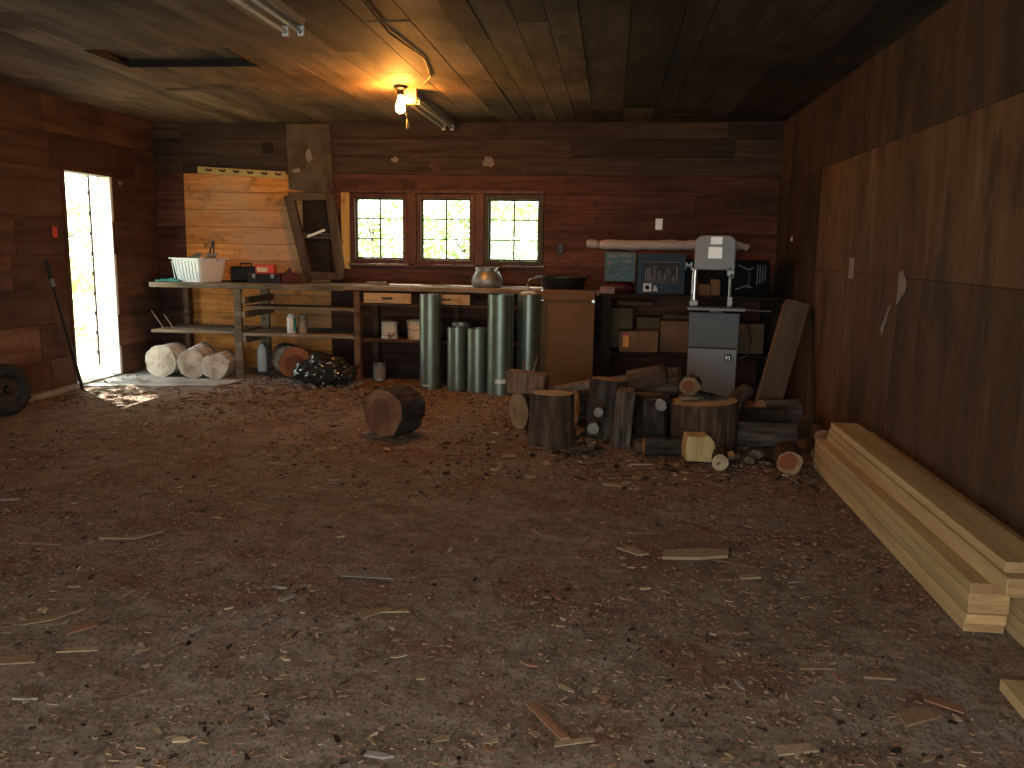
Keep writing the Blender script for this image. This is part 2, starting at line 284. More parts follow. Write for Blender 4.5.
# ------------------------------------------------------------------ mesh builder
class MB:
    def __init__(self):
        self.bm = bmesh.new(); self.t = self.bm.faces.layers.float.new('tone')
    def _fin(self, faces, tone, mi):
        for f in faces:
            f[self.t] = tone; f.material_index = mi
    def box(self, x0, x1, y0, y1, z0, z1, tone=.5, mi=0, Mx=None):
        v = [self.bm.verts.new((Mx @ Vector((x, y, z))) if Mx else (x, y, z)) for x in (x0, x1) for y in (y0, y1) for z in (z0, z1)]
        q = [(0, 1, 3, 2), (4, 6, 7, 5), (0, 4, 5, 1), (2, 3, 7, 6), (0, 2, 6, 4), (1, 5, 7, 3)]
        self._fin([self.bm.faces.new([v[i] for i in f]) for f in q], tone, mi); return self
    def bar(self, p0, p1, w, h, tone=.5, mi=0, up=(0, 0, 1)):
        p0, p1 = Vector(p0), Vector(p1); a = p1 - p0; l = a.length; a.normalize()
        u = Vector(up)
        if abs(a.dot(u)) > .98: u = Vector((0, 1, 0))
        s = a.cross(u).normalized(); u = s.cross(a)
        m = Matrix((( s.x, a.x, u.x, p0.x), (s.y, a.y, u.y, p0.y), (s.z, a.z, u.z, p0.z), (0, 0, 0, 1)))
        return self.box(-w / 2, w / 2, 0, l, -h / 2, h / 2, tone, mi, m)
    def lathe(self, prof, seg=32, Mx=None, tone=.5, mi=0, sx=1, sy=1, close=False):
        Mx = Mx or Matrix(); rings = []
        for r, z in prof:
            if r < 1e-5: rings.append([self.bm.verts.new(Mx @ Vector((0, 0, z)))])
            else: rings.append([self.bm.verts.new(Mx @ Vector((sx * r * math.cos(2 * math.pi * k / seg), sy * r * math.sin(2 * math.pi * k / seg), z))) for k in range(seg)])
        fs = []
        pairs = list(zip(rings, rings[1:])) + ([(rings[-1], rings[0])] if close else [])
        for a, b in pairs:
            for k in range(seg):
                k2 = (k + 1) % seg
                if len(a) == 1 and len(b) == 1: continue
                if len(a) == 1: fs.append(self.bm.faces.new((a[0], b[k2], b[k])))
                elif len(b) == 1: fs.append(self.bm.faces.new((a[k], a[k2], b[0])))
                else: fs.append(self.bm.faces.new((a[k], a[k2], b[k2], b[k])))
        self._fin(fs, tone, mi); return self
    def tube(self, pts, r, seg=8, tone=.5, mi=0):
        pts = [Vector(p) for p in pts]; rs = r if isinstance(r, (list, tuple)) else [r] * len(pts)
        prev = None; rings = []
        for i, p in enumerate(pts):
            a = (pts[min(i + 1, len(pts) - 1)] - pts[max(i - 1, 0)]).normalized()
            if prev is None:
                n = a.orthogonal().normalized()
            else:
                n = (prev - a * prev.dot(a)).normalized()
            prev = n; bn = a.cross(n)
            rings.append([self.bm.verts.new(p + (n * math.cos(2 * math.pi * k / seg) + bn * math.sin(2 * math.pi * k / seg)) * rs[i]) for k in range(seg)])
        fs = []
        for a, b in zip(rings, rings[1:]):
            for k in range(seg):
                fs.append(self.bm.faces.new((a[k], a[(k + 1) % seg], b[(k + 1) % seg], b[k])))
        fs.append(self.bm.faces.new(rings[0][::-1])); fs.append(self.bm.faces.new(rings[-1]))
        self._fin(fs, tone, mi); return self
    def prism(self, poly, z0, z1, Mx=None, tone=.5, mi=0):
        Mx = Mx or Matrix()
        a = [self.bm.verts.new(Mx @ Vector((x, y, z0))) for x, y in poly]
        b = [self.bm.verts.new(Mx @ Vector((x, y, z1))) for x, y in poly]
        n = len(poly); fs = [self.bm.faces.new(a[::-1]), self.bm.faces.new(b)]
        for k in range(n): fs.append(self.bm.faces.new((a[k], a[(k + 1) % n], b[(k + 1) % n], b[k])))
        self._fin(fs, tone, mi); return self
    def build(self, name, mats, parent=None, smooth=False, bevel=0, loc=None, rot=None):
        bmesh.ops.recalc_face_normals(self.bm, faces=self.bm.faces)
        me = bpy.data.meshes.new(name); self.bm.to_mesh(me); self.bm.free()
        if not isinstance(mats, (list, tuple)): mats = [mats]
        for m in mats: me.materials.append(m)
        if smooth:
            me.polygons.foreach_set('use_smooth', [True] * len(me.polygons))
            try: me.set_sharp_from_angle(angle=R(40))
            except Exception: pass
        o = bpy.data.objects.new(name, me); COL.objects.link(o)
        if parent: o.parent = parent
        if loc: o.location = loc
        if rot: o.rotation_euler = rot
        if bevel:
            md = o.modifiers.new('bevel', 'BEVEL'); md.width = bevel; md.segments = 2; md.limit_method = 'ANGLE'
        return o

def tag(o, label, cat, group=None):
    o['label'] = label; o['category'] = cat
    if group: o['group'] = group
    return o
def struct(o):
    o['kind'] = 'structure'; return o
def empty(name, loc=(0, 0, 0), rz=0, label=None, cat=None, group=None, Mx=None):
    o = bpy.data.objects.new(name, None); COL.objects.link(o)
    o.empty_display_size = .1
    if Mx is not None: o.matrix_world = Mx
    else: o.location = loc; o.rotation_euler = (0, 0, rz)
    if label: tag(o, label, cat, group)
    return o
def T(x, y, z): return Matrix.Translation((x, y, z))
def axis_m(loc, ax, spin=0):
    q = Vector(ax).normalized().to_track_quat('Z', 'Y')
    return T(*loc) @ q.to_matrix().to_4x4() @ Matrix.Rotation(spin, 4, 'Z')
def text_mesh(txt, size, mtl, name, parent, loc, rot, ext=.001, align='CENTER'):
    cu = bpy.data.curves.new(name + '_curve', 'FONT'); cu.body = txt; cu.size = size; cu.extrude = ext; cu.align_x = align; cu.align_y = 'CENTER'
    cu.offset = size * .02
    tmp = bpy.data.objects.new('tmp', cu); COL.objects.link(tmp)
    dg = bpy.context.evaluated_depsgraph_get()
    me = bpy.data.meshes.new_from_object(tmp.evaluated_get(dg))
    bpy.data.objects.remove(tmp); bpy.data.curves.remove(cu)
    me.materials.clear(); me.materials.append(mtl)
    o = bpy.data.objects.new(name, me); COL.objects.link(o)
    o.parent = parent; o.location = loc; o.rotation_euler = rot
    return o

# ------------------------------------------------------------------ SETTING
# floor: uneven packed dirt
def floor_z(x, y):
    z = noise.noise(Vector((x * .9, y * .9, 3.1))) * .010 + noise.noise(Vector((x * 4, y * 4, 7.7))) * .005 + noise.noise(Vector((x * 13, y * 13, 1.7))) * .0035
    return z - .008
bm = bmesh.new(); tl = bm.faces.layers.float.new('tone')
nx, ny = 165, 250
vs = [[None] * (ny + 1) for _ in range(nx + 1)]
for i in range(nx + 1):
    for j in range(ny + 1):
        x = XL - .10 + (XR - XL + .20) * i / nx; y = YF - .12 + (D - YF + .22) * (j / ny)
        vs[i][j] = bm.verts.new((x, y, floor_z(x, y)))
for i in range(nx):
    for j in range(ny):
        f = bm.faces.new((vs[i][j], vs[i + 1][j], vs[i + 1][j + 1], vs[i][j + 1])); f.smooth = True; f[tl] = .5
me = bpy.data.meshes.new('floor'); bm.to_mesh(me); bm.free(); me.materials.append(M['floor'])
floor = bpy.data.objects.new('floor', me); COL.objects.link(floor); struct(floor)

# windows: left edge x, glass 0.525 x 0.632
WX = (-2.72, -2.005, -1.285); WW, WZ0, WZ1 = .525, 1.213, 1.845
fr = .05
open_w = [(x - fr, x + WW + fr, WZ0 - fr, WZ1 + fr) for x in WX]

# back wall: horizontal boards broken at the openings, plus the outer sheathing
def rows_segments(rows, a0, a1, opens, joints, r):
    out = []
    for z0, z1 in zip(rows, rows[1:]):
        cuts = [(o[0], o[1]) for o in opens if o[2] < z1 - 1e-4 and o[3] > z0 + 1e-4 and o[0] < a1 and o[1] > a0]
        spans = []; x = a0
        for c in sorted(cuts):
            if c[0] > x: spans.append((x, c[0]))
            x = max(x, c[1])
        if x < a1: spans.append((x, a1))
        for s0, s1 in spans:
            x = s0
            while x < s1 - 1e-4:
                nx_ = min(s1, x + r.uniform(*joints))
                if s1 - nx_ < .35: nx_ = s1
                out.append((x, nx_, z0, z1)); x = nx_
    return out
mb = MB(); rows = [0, .2, .4, .6, .8, .98, 1.163, 1.345, 1.525, 1.71, 1.895, 2.09, 2.27, 2.45, 2.62]
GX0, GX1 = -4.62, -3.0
for z0, z1 in zip(rows, rows[1:]):
    for (a, b) in ((XL, GX0), (GX0, GX1), (GX1, XR)):
        for (x0, x1, q0, q1) in rows_segments([z0, z1], a, b, open_w, (1.0, 2.6), rnd):
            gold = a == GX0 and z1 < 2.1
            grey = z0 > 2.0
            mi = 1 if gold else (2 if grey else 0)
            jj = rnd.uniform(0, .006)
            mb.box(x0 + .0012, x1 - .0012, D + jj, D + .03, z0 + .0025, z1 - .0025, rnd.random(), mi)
for (x0, x1, q0, q1) in rows_segments([-.12, 1.163, 1.895, 2.75], XL - .1, XR + .1, open_w, (20, 21), rnd):
    mb.box(x0, x1, D + .03, D + .11, q0, q1, .5, 3)
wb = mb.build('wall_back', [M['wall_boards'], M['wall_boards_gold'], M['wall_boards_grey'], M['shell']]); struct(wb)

# left wall with the doorway
DY0, DY1, DZ = 7.37, 8.10, 1.985
mb = MB(); rows = [0, .30, .62, .93, 1.22, 1.55, 1.985, 2.3, 2.62]
for (y0, y1, z0, z1) in rows_segments(rows, YF, D, [(DY0, DY1, -1, DZ)], (.7, 2.2), rnd):
    jj = rnd.uniform(0, .006)
    mb.box(XL - .03, XL - jj, y0 + .0015, y1 - .0015, z0 + .002, z1 - .002, rnd.random(), 2 if z0 > 1.5 else 0)  # upper rows use a darker copy of the boards
for (y0, y1, z0, z1) in rows_segments([-.12, DZ, 2.75], YF - .1, D + .11, [(DY0, DY1, -1, DZ)], (20, 21), rnd):
    mb.box(XL - .11, XL - .03, y0, y1, z0, z1, .5, 1)
struct(mb.build('wall_left', [M['wall_left'], M['shell'], M['wall_left_dark']]))

# right wall: plywood sheets
mb = MB()
y = YF
while y < D - .01:
    y2 = min(D, y + 1.22)
    for z0, z1 in ((0, 1.22), (1.22, 2.02), (2.02, 2.62)):
        yy = y
        mb.box(XR + rnd.uniform(0, .004), XR + .03, yy + .002, y2 - .002, z0 + .0015, z1 - .0015, rnd.random(), 2 if (z0 > 2 and y > 3.5) or y > 7.2 else 0)  # top sheets and those at the far end use a darker copy
    y = y2
mb.box(XR + .03, XR + .11, YF - .1, D + .11, -.12, 2.75, .5, 1)
struct(mb.build('wall_right', [M['wall_right'], M['shell'], M['wall_right_dark']]))

# wall behind the camera with the wide vehicle doorway
GO = (-2.9, .7, 1.95)
mb = MB()
mb.box(XL - .1, GO[0], YF - .12, YF, -.12, 2.75); mb.box(GO[1], XR + .1, YF - .12, YF, -.12, 2.75); mb.box(GO[0], GO[1], YF - .12, YF, GO[2], 2.75)
struct(mb.build('wall_front', M['wall_left']))

# ceiling planks run into the room; a hatch is cut in it
HX0, HX1, HY0, HY1 = -3.55, -2.55, 5.60, 6.13
mb = MB(); x = XL
while x < XR - .01:
    w = rnd.uniform(.15, .29); x2 = min(XR, x + w)
    if XR - x2 < .08: x2 = XR
    y = YF; 
    segs = []
    while y < D - .01:
        y2 = min(D, y + rnd.uniform(2.2, 4.2))
        if D - y2 < .5: y2 = D
        segs.append((y, y2)); y = y2
    for s0, s1 in segs:
        parts = [(s0, s1)]
        if x2 > HX0 and x < HX1:
            parts = [(s0, min(s1, HY0)), (max(s0, HY1), s1)]
        jj = rnd.uniform(0, .007)
        tn = rnd.random()
        for a, b in parts:
            if b - a > .01:
                mb.box(x + .0025, x2 - .0025, a + .001, b - .001, H - jj, H + .03, tn, 0 if x < -1.15 + .5 * (tn - .5) else (2 if x < -.05 + .5 * (tn - .5) else 3))  # planks step through two darker copies towards the right wall
        if x2 > HX0 and x < HX1 and s0 < HY1 and s1 > HY0:
            if x < HX0: mb.box(x + .0025, HX0, max(s0, HY0), min(s1, HY1), H - jj, H + .03, tn, 0)
            if x2 > HX1: mb.box(HX1, x2 - .0025, max(s0, HY0), min(s1, HY1), H - jj, H + .03, tn, 0)
    x = x2
mb.box(XL - .11, XR + .11, YF - .12, D + .45, H + .13, H + .2, .5, 1)
mb.box(XL - .55, XL - .11, YF - .12, D + .45, H + .13, H + .2, .5, 1)
struct(mb.build('ceiling', [M['ceiling'], M['soot_dark'], M['ceiling_mid'], M['ceiling_darkest']]))
# the hatch cover is recessed in its hole, with a black coloured rim on three sides
hat = empty('ceiling_hatch', (0, 0, 0), 0, 'recessed plank hatch cover in the ceiling left of the bulb', 'hatch')
mb = MB(); x = HX0 + .003
for k in range(4):
    x2 = min(HX1 - .003, x + .25); mb.box(x + .002, x2 - .002, HY0 + .004, HY1 - .004, H + .042, H + .07, rnd.random()); x = x2
mb.build('hatch_board', M['ceiling'], hat)
mb = MB(); mb.box(HX0 - .004, HX0 + .012, HY0, HY1 + .01, H - .009, H + .042); mb.box(HX0 + .012, HX1, HY1 - .012, HY1 + .012, H - .009, H + .042); mb.box(HX1 - .012, HX1 + .004, HY0, HY1 - .012, H - .009, H + .042)
mb.build('hatch_rim', M['soot_dark'], hat)
struct(MB().box(-3.74, -2.90, 6.98, 7.03, H - .018, H - .004, .3).build('trim_5', M['ceiling'], bevel=.003))
# concrete footing edge by the left wall
mb = MB()
mb.box(XL - .002, XL + .07, 5.2, DY0 - .02, -.03, .035)
struct(mb.build('baseboard_left', M['concrete'], bevel=.006))
# concrete threshold strip in front of bench, lit by the doorway
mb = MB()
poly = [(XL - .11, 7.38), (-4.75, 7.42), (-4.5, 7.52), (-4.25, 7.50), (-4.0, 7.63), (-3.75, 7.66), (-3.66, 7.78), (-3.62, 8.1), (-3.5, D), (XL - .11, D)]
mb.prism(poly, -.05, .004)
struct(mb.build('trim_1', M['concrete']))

# windows
for i, x in enumerate(WX):
    w = struct(empty('window_%d' % (i + 1), (x, D, WZ0)))
    h = WZ1 - WZ0
    mb = MB()
    mb.box(-fr + .002, 0, -.012, .10, -fr + .002, h + fr - .002, .3); mb.box(WW, WW + fr - .002, -.012, .10, -fr + .002, h + fr - .002, .7)
    mb.box(0, WW, -.012, .10, h, h + fr - .002, .5); mb.box(0, WW, -.012, .10, -fr + .002, 0, .4)
    mb.build('window_frame', M['frame_brown'] if i != 2 else M['muntin'], w, bevel=.004)
    mb = MB(); s = .016
    mb.box(0, s, .03, .07, 0, h); mb.box(WW - s, WW, .03, .07, 0, h); mb.box(s, WW - s, .03, .07, 0, s); mb.box(s, WW - s, .03, .07, h - s, h)
    mb.box(WW / 2 - .007, WW / 2 + .007, .035, .065, s, h - s)
    for k in (1, 2):
        mb.box(s, WW / 2 - .007, .036, .064, h * k / 3 - .006, h * k / 3 + .006); mb.box(WW / 2 + .007, WW - s, .036, .064, h * k / 3 - .006, h * k / 3 + .006)
    mb.build('window_sash', M['muntin'], w)
    MB().box(s, WW - s, .048, .051, s, h - s).build('window_pane', M['glass'], w)
    MB().box(-fr - .02, WW + fr + .02, -.05, .02, -fr - .022, -fr).build('window_sill', M['bench_wood'] if i == 0 else M['frame_brown'], w, bevel=.004)
# mullion boards between the windows, casing board to the left
mb = MB()
mb.box(WX[0] + WW + fr, WX[1] - fr, D - .02, D + .0, WZ0 - fr, WZ1 + fr + .03, .5)
mb.box(WX[1] + WW + fr, WX[2] - fr, D - .02, D + .0, WZ0 - fr, WZ1 + fr + .03, .6)
struct(mb.build('trim_2', M['frame_brown'], bevel=.003))
mb = MB(); mb.box(-2.865, -2.775, D - .022, D, 1.10, 1.90, .5)
struct(mb.build('trim_3', M['yellow_casing'], bevel=.004))
mb = MB(); mb.box(-2.86, -.70, D - .022, D, 1.90, 1.935, .5)
struct(mb.build('trim_4', M['frame_brown'], bevel=.003))

# doorway: jamb lining and the white door swung far open outside
dr = struct(empty('door_1', (XL, DY0, 0)))
mb = MB()
mb.box(-.14, .012, -.035, .004, 0, DZ + .02, .3); mb.box(-.14, .012, -.035, DY1 - DY0 + .035, DZ - .004, DZ + .035, .5)
mb.build('door_frame', M['frame_brown'], dr, bevel=.003)
MB().box(-.14, -.002, DY1 - DY0 - .004, DY1 - DY0 + .035, 0, DZ + .02, .6).build('door_jamb', M['door_white'], dr, bevel=.003)  # far jamb coloured white to stand in for skylight glare; the frame is brown
MB().box(-.14, .01, 0, DY1 - DY0, -.02, .022).build('door_sill', M['concrete'], dr, bevel=.004)
ang = math.atan2(-.45, .56)
lf = MB().box(0, .61, -.02, .02, .03, DZ + .09).build('door_leaf', M['door_white'], dr, bevel=.002, loc=(-.12, DY1 - DY0, 0))
lf.rotation_euler = (0, 0, math.atan2(.56, -.45))
ed = MB()
ed.box(.58, .617, -.024, .036, .03, DZ + .09)
for k in range(9): ed.box(.58, .622, .02, .046, .15 + k * .21, .19 + k * .21)
ed.build('door_edge', M['door_edge'], lf)
hg = MB()
for z in (.3, 1.0, 1.7): hg.tube([(-.005, -.02, z), (-.005, -.02, z + .09)], .01)
hg.build('door_hinge', M['iron'], lf)

# ------------------------------------------------------------------ OUTSIDE
MB().box(-40, 40, D + .11, 60, -.35, -.06).build('ground', M['grass'])['kind'] = 'structure'
MB().box(-40, XL - .11, -20, D + .11, -.35, -.06).build('ground', M['grass'])['kind'] = 'structure'
def foliage(name, loc, crown, leaves, size, label, m, seed, trunk_r=.06, lean=(0, 0), thr=-.25, cat='tree', group=None):
    r = random.Random(seed)
    e = empty(name, loc, 0, label, cat, group)
    cx, cy, cz, rx, ry, rz_ = crown
    tb = MB()
    top = Vector((cx, cy, cz))
    tb.tube([(0, 0, -.1), (cx * .3 + lean[0], cy * .3 + lean[1], cz * .45), tuple(top)], [trunk_r, trunk_r * .7, trunk_r * .3], 8)
    for k in range(7):
        d = Vector((r.uniform(-1, 1) * rx, r.uniform(-1, 1) * ry, r.uniform(-.6, .8) * rz_)) * .8
        s = Vector((cx * .7, cy * .7, cz * .7))
        tb.tube([tuple(s), tuple(s * .5 + (top + d) * .5 + Vector((0, 0, .1))), tuple(top + d)], [trunk_r * .4, trunk_r * .25, .006], 5)
    tb.build('trunk', M['bark_grey'], e, smooth=True)
    lb = MB(); n = 0; tries = 0
    while n < leaves and tries < leaves * 30:
        tries += 1
        p = Vector((r.uniform(-1, 1), r.uniform(-1, 1), r.uniform(-1, 1)))
        if p.length > 1 or p.length < r.random() * .75: continue
        w = Vector((cx + p.x * rx, cy + p.y * ry, cz + p.z * rz_))
        if noise.noise(w * 1.7 + Vector((seed, 0, 0))) < thr: continue
        s = size * r.uniform(.6, 1.3)
        q = Matrix.Rotation(r.uniform(0, 6.28), 4, 'Z') @ Matrix.Rotation(r.uniform(-1.1, 1.1), 4, 'X') @ Matrix.Rotation(r.uniform(-.8, .8), 4, 'Y')
        pts = [(-.5 * s, 0, 0), (-.1 * s, -.26 * s, .04 * s), (.5 * s, 0, -.06 * s), (-.1 * s, .26 * s, .04 * s)]
        v = [lb.bm.verts.new(w + (q @ Vector(a))) for a in pts]
        tn = r.random()
        for fidx in ((0, 1, 2), (0, 2, 3)):
            f = lb.bm.faces.new([v[k] for k in fidx]); f[lb.t] = tn
        n += 1
    lb.build('foliage', m, e)
    return e
foliage('leafy_tree', (-3.48, 12.3, 0), (0, 0, 1.9, .72, .7, 1.9), 1300, .12, 'leafy young tree outside seen through the left window', M['leaf_b'], 3, trunk_r=.022, thr=-.05)
foliage('leafy_tree', (-2.40, 13.9, 0), (0, 0, 1.8, .95, .7, 2.0), 3200, .12, 'leafy tree outside seen through the middle window', M['leaf'], 4, trunk_r=.022, thr=-.3)
foliage('leafy_tree', (-1.32, 12.4, 0), (0, 0, 1.4, .80, .75, 1.7), 2600, .12, 'low leafy tree outside seen through the right window', M['leaf'], 5, trunk_r=.022, thr=-.3)
foliage('leafy_tree', (-8.3, 11.2, 0), (0, 0, 1.4, 1.5, 1.3, 1.7), 2600, .13, 'sunlit bush outside facing the open doorway', M['leaf'], 6, thr=-.02, cat='bush')
foliage('sun_blocker_tree', (-6.9, 9.5, 0), (.0, -.1, 3.7, 1.0, 1.0, 1.15), 420, .2, 'unseen tree added outside the doorway, its crown breaking up the sun', M['leaf_b'], 8, trunk_r=.04, thr=-.02)  # added out of view; crown shaped to block and dapple sun through the door

# ------------------------------------------------------------------ WORKBENCH along the back wall
BZ = .955
wbn = empty('workbench', (0, 0, 0), 0, 'long grey weathered workbench with open shelves under the three windows', 'workbench')
mb = MB()
mb.box(-4.62, -2.60, 8.13, 8.42, BZ - .05, BZ, .35); mb.box(-4.62, -2.60, 8.425, 8.70, BZ - .05, BZ - .003, .6); mb.box(-4.62, -2.60, 8.705, 8.93, BZ - .05, BZ - .002, .5)
mb.box(-2.598, -.10, 8.12, 8.50, BZ - .04, BZ + .004, .7); mb.box(-2.598, -.10, 8.505, 8.93, BZ - .04, BZ + .002, .55)
mb.build('worktop', M['bench_wood'], wbn, bevel=.006)
for (px, py, wx, wy, mt, nm) in ((-3.70, 8.16, .075, .05, 'bench_wood', 'leg'), (-3.70, 8.84, .09, .05, 'bench_wood', 'leg'), (-2.47, 8.17, .06, .09, 'bench_brown', 'leg'), (-2.47, 8.84, .06, .09, 'bench_brown', 'leg'),
                         (-4.58, 8.84, .06, .09, 'bench_brown', 'leg'), (-.72, 8.22, .09, .05, 'bench_brown', 'leg'), (-.72, 8.84, .09, .05, 'bench_brown', 'leg'), (-1.6, 8.84, .06, .06, 'bench_brown', 'leg')):
    MB().box(px - wx / 2, px + wx / 2, py - wy / 2 + .005, py + wy / 2, -.01, BZ - .048, rnd.random()).build(nm, M[mt], wbn, bevel=.004)
# cleats between the front and rear posts
for z in (.80, .66, .41, .20):
    if z == .20: continue
    MB().box(-3.655, -3.62, 8.14, 8.88, z - .045, z + .02, rnd.random()).build('cleat', M['bench_wood'], wbn, bevel=.003)
for (x0, x1, y0, y1, z, mt) in ((-4.66, -3.745, 8.20, 8.88, .47, 'bench_wood'), (-3.655, -2.50, 8.16, 8.55, .735, 'bench_wood'), (-3.655, -2.50, 8.14, 8.88, .465, 'bench_wood'), (-2.435, -.78, 8.24, 8.88, .43, 'bench_brown')):
    MB().box(x0, x1, y0, (y0 + y1) / 2 - .002, z - .03, z, rnd.random()).box(x0, x1, (y0 + y1) / 2 + .002, y1, z - .03, z - .002, rnd.random()).build('shelf', M[mt], wbn, bevel=.004)
MB().box(-2.44, -.78, 8.15, 8.20, .77, .788, .4).build('drawer_rail', M['bench_brown'], wbn)
for x0, x1 in ((-2.40, -1.925), (-1.82, -1.345)):
    d = MB().box(x0, x1, 8.135, 8.16, .795, .895, rnd.random()).box(x0 + .02, x1 - .02, 8.16, 8.5, .80, .87, .4).build('drawer', M['pale_drawer'], wbn, bevel=.003)
    xc = (x0 + x1) / 2
    h = MB().tube([(xc - .045, 8.135, .845), (xc - .04, 8.112, .842), (xc, 8.106, .838), (xc + .04, 8.112, .842), (xc + .045, 8.135, .845)], .006, 8)
    h.box(xc - .055, xc + .055, 8.131, 8.136, .838, .856); h.build('handle', M['brass_pull'], d, smooth=True)

# storage bench (right of the cardboard box)
sb = empty('storage_bench', (0, 0, 0), 0, 'dark storage bench with lower shelf behind the bandsaw', 'workbench')
mb = MB(); mb.box(-.09, 1.62, 8.14, 8.53, .90, .935, .3); mb.box(-.09, 1.62, 8.535, 8.93, .90, .933, .5); mb.build('worktop', M['soot_dark'], sb, bevel=.004)
MB().box(-.05, 1.60, 8.18, 8.90, .35, .38, .4).build('shelf', M['soot_dark'], sb, bevel=.004)
for px, py in ((-.03, 8.2), (-.03, 8.88), (1.57, 8.2), (1.57, 8.88)):
    MB().box(px - .045, px + .045, py - .04, py + .04, -.01, .899, .6).build('leg', M['soot_dark'], sb, bevel=.004)

# ------------------------------------------------------------------ things on the left bench
def open_tub(name, loc, rz, lx, ly, h, label):
    e = empty(name, loc, rz, label, 'tub')
    mb = MB(); t = .82; wl = .006
    def ring(sx, sy, z):
        out = []; rr = .05
        for (cx, cy, a0) in ((1, 1, 0), (-1, 1, 90), (-1, -1, 180), (1, -1, 270)):
            for k in range(5):
                a = R(a0 + k * 22.5); out.append((cx * (sx - rr) + rr * math.cos(a), cy * (sy - rr) + rr * math.sin(a), z))
        return out
    lo = [ring(lx / 2 * t, ly / 2 * t, 0), ring(lx / 2, ly / 2, h), ring(lx / 2 + .022, ly / 2 + .022, h), ring(lx / 2 + .022, ly / 2 + .022, h + .012), ring(lx / 2 - wl, ly / 2 - wl, h + .012), ring(lx / 2 * t - wl, ly / 2 * t - wl, .008)]
    V = [[mb.bm.verts.new(p) for p in q] for q in lo]
    for a, b in zip(V, V[1:]):
        n = len(a)
        for k in range(n): mb.bm.faces.new((a[k], a[(k + 1) % n], b[(k + 1) % n], b[k]))
    mb.bm.faces.new(V[0][::-1]); mb.bm.faces.new(V[-1])
    mb.build('body', M['tub_white'], e, smooth=True)
    rb = MB()
    for k in range(9):
        x = -lx / 2 * .85 + k * lx * .85 / 8
        rb.bar((x * .97, -ly / 2 * t - .010, .03), (x, -ly / 2 * .985 - .006, h - .02), .008, .004)
    rb.build('rib', M['tub_white'], e)
    return e
tub = open_tub('plastic_tub', (-4.24, 8.46, BZ), -.42, .46, .36, .23, 'white plastic tub of hardware on left end of workbench')
tb = empty('hand_tongs', (-4.20, 8.52, BZ + .09), -.1, 'dark two handled tool standing up out of the white tub', 'tool')
MB().tube([(0, 0, -.04), (.03, 0, .15), (.10, 0, .33)], .008).build('handle', M['iron'], tb, smooth=True)
MB().tube([(.075, .02, -.05), (.09, .01, .15), (.102, .004, .33)], .008).build('handle', M['iron'], tb, smooth=True)
MB().tube([(.0, 0, -.04), (.04, .01, -.06), (.075, .02, -.05)], .016).build('jaw', M['iron'], tb, smooth=True)
def junk(name, loc, label, cat, seed, m):
    r = random.Random(seed); mb = MB()
    for k in range(5):
        p = Vector((r.uniform(-.05, .05), r.uniform(-.05, .05), r.uniform(-.015, .03)))
        mb.tube([p, p + Vector((r.uniform(-.06, .06), r.uniform(-.06, .06), r.uniform(-.01, .04))), p + Vector((r.uniform(-.06, .06), r.uniform(-.06, .06), r.uniform(-.01, .03)))], .011, 8)
    return tag(mb.build(name, m, smooth=True, loc=loc), label, cat)
junk('pipe_fitting', (-4.37, 8.53, BZ + .235), 'bright metal fittings heaped at left rim of the white tub', 'hardware', 2, M['steel'])
junk('pipe_fitting', (-4.10, 8.40, BZ + .23), 'grey metal fittings heaped at right rim of the white tub', 'hardware', 5, M['steel_dull'])
junk('pipe_fitting', (-4.24, 8.37, BZ + .23), 'metal fittings at front rim of the white tub under the tongs', 'hardware', 9, M['steel'])
# hardware filling the tub
MB().box(-.17, .17, -.12, .12, .008, .17).build('hardware_pile', M['steel_dull'], tub).rotation_euler = (0, 0, 0)
# teal cloth
mb = MB(); n = 12
V = [[mb.bm.verts.new((-.13 + .26 * i / n, -.075 + .15 * j / n, .008 + .022 * abs(noise.noise(Vector((i * .45, j * .5, 2)))) + .018 * math.exp(-((i - 7) ** 2 + (j - 6) ** 2) / 12))) for j in range(n + 1)] for i in range(n + 1)]
for i in range(n):
    for j in range(n):
        if (i in (0, n - 1) and j in (0, n - 1)): continue
        mb.bm.faces.new((V[i][j], V[i + 1][j], V[i + 1][j + 1], V[i][j + 1]))
o = mb.build('work_glove', M['teal_cloth'], smooth=True, loc=(-4.51, 8.36, BZ)); md = o.modifiers.new('s', 'SOLIDIFY'); md.thickness = .008; md.offset = 1
tag(o, 'crumpled teal glove or rag at left corner of workbench', 'glove')
e = empty('tool_case', (-3.80, 8.62, BZ), .1, 'black plastic tool case standing behind the white tub', 'case')
MB().box(-.15, .15, -.09, .09, 0, .16).build('body', M['black_plastic'], e, bevel=.02)
MB().tube([(-.06, -.02, .16), (-.055, -.02, .19), (.055, -.02, .19), (.06, -.02, .16)], .009).build('handle', M['black_plastic'], e, smooth=True)
MB().box(-.155, .155, -.095, .095, .085, .097).build('seam_rim', M['black_plastic'], e, bevel=.002)
e = empty('toolbox', (-3.53, 8.52, BZ), -.05, 'low black toolbox under the small red box', 'toolbox')
MB().box(-.17, .17, -.10, .10, 0, .075).build('body', M['black_plastic'], e, bevel=.008)
MB().box(-.174, .174, -.104, .104, .078, .10).build('lid', M['dark_red'], e, bevel=.006)
for x in (-.1, .1): MB().box(x - .018, x + .018, -.112, -.10, .05, .09).build('latch', M['steel_dull'], e, bevel=.002)
e = empty('red_carton', (-3.53, 8.48, BZ + .10), .12, 'small bright red box with cream label on black toolbox', 'box')
MB().box(-.095, .095, -.05, .05, 0, .085).build('body', M['red_box'], e, bevel=.003)
MB().box(-.08, .03, -.0515, -.05, .012, .06).build('printed_label', M['label_cream'], e)
e = empty('oil_can', (-3.31, 8.56, BZ), .6, 'dark red peaked can at right end of black toolbox', 'can')
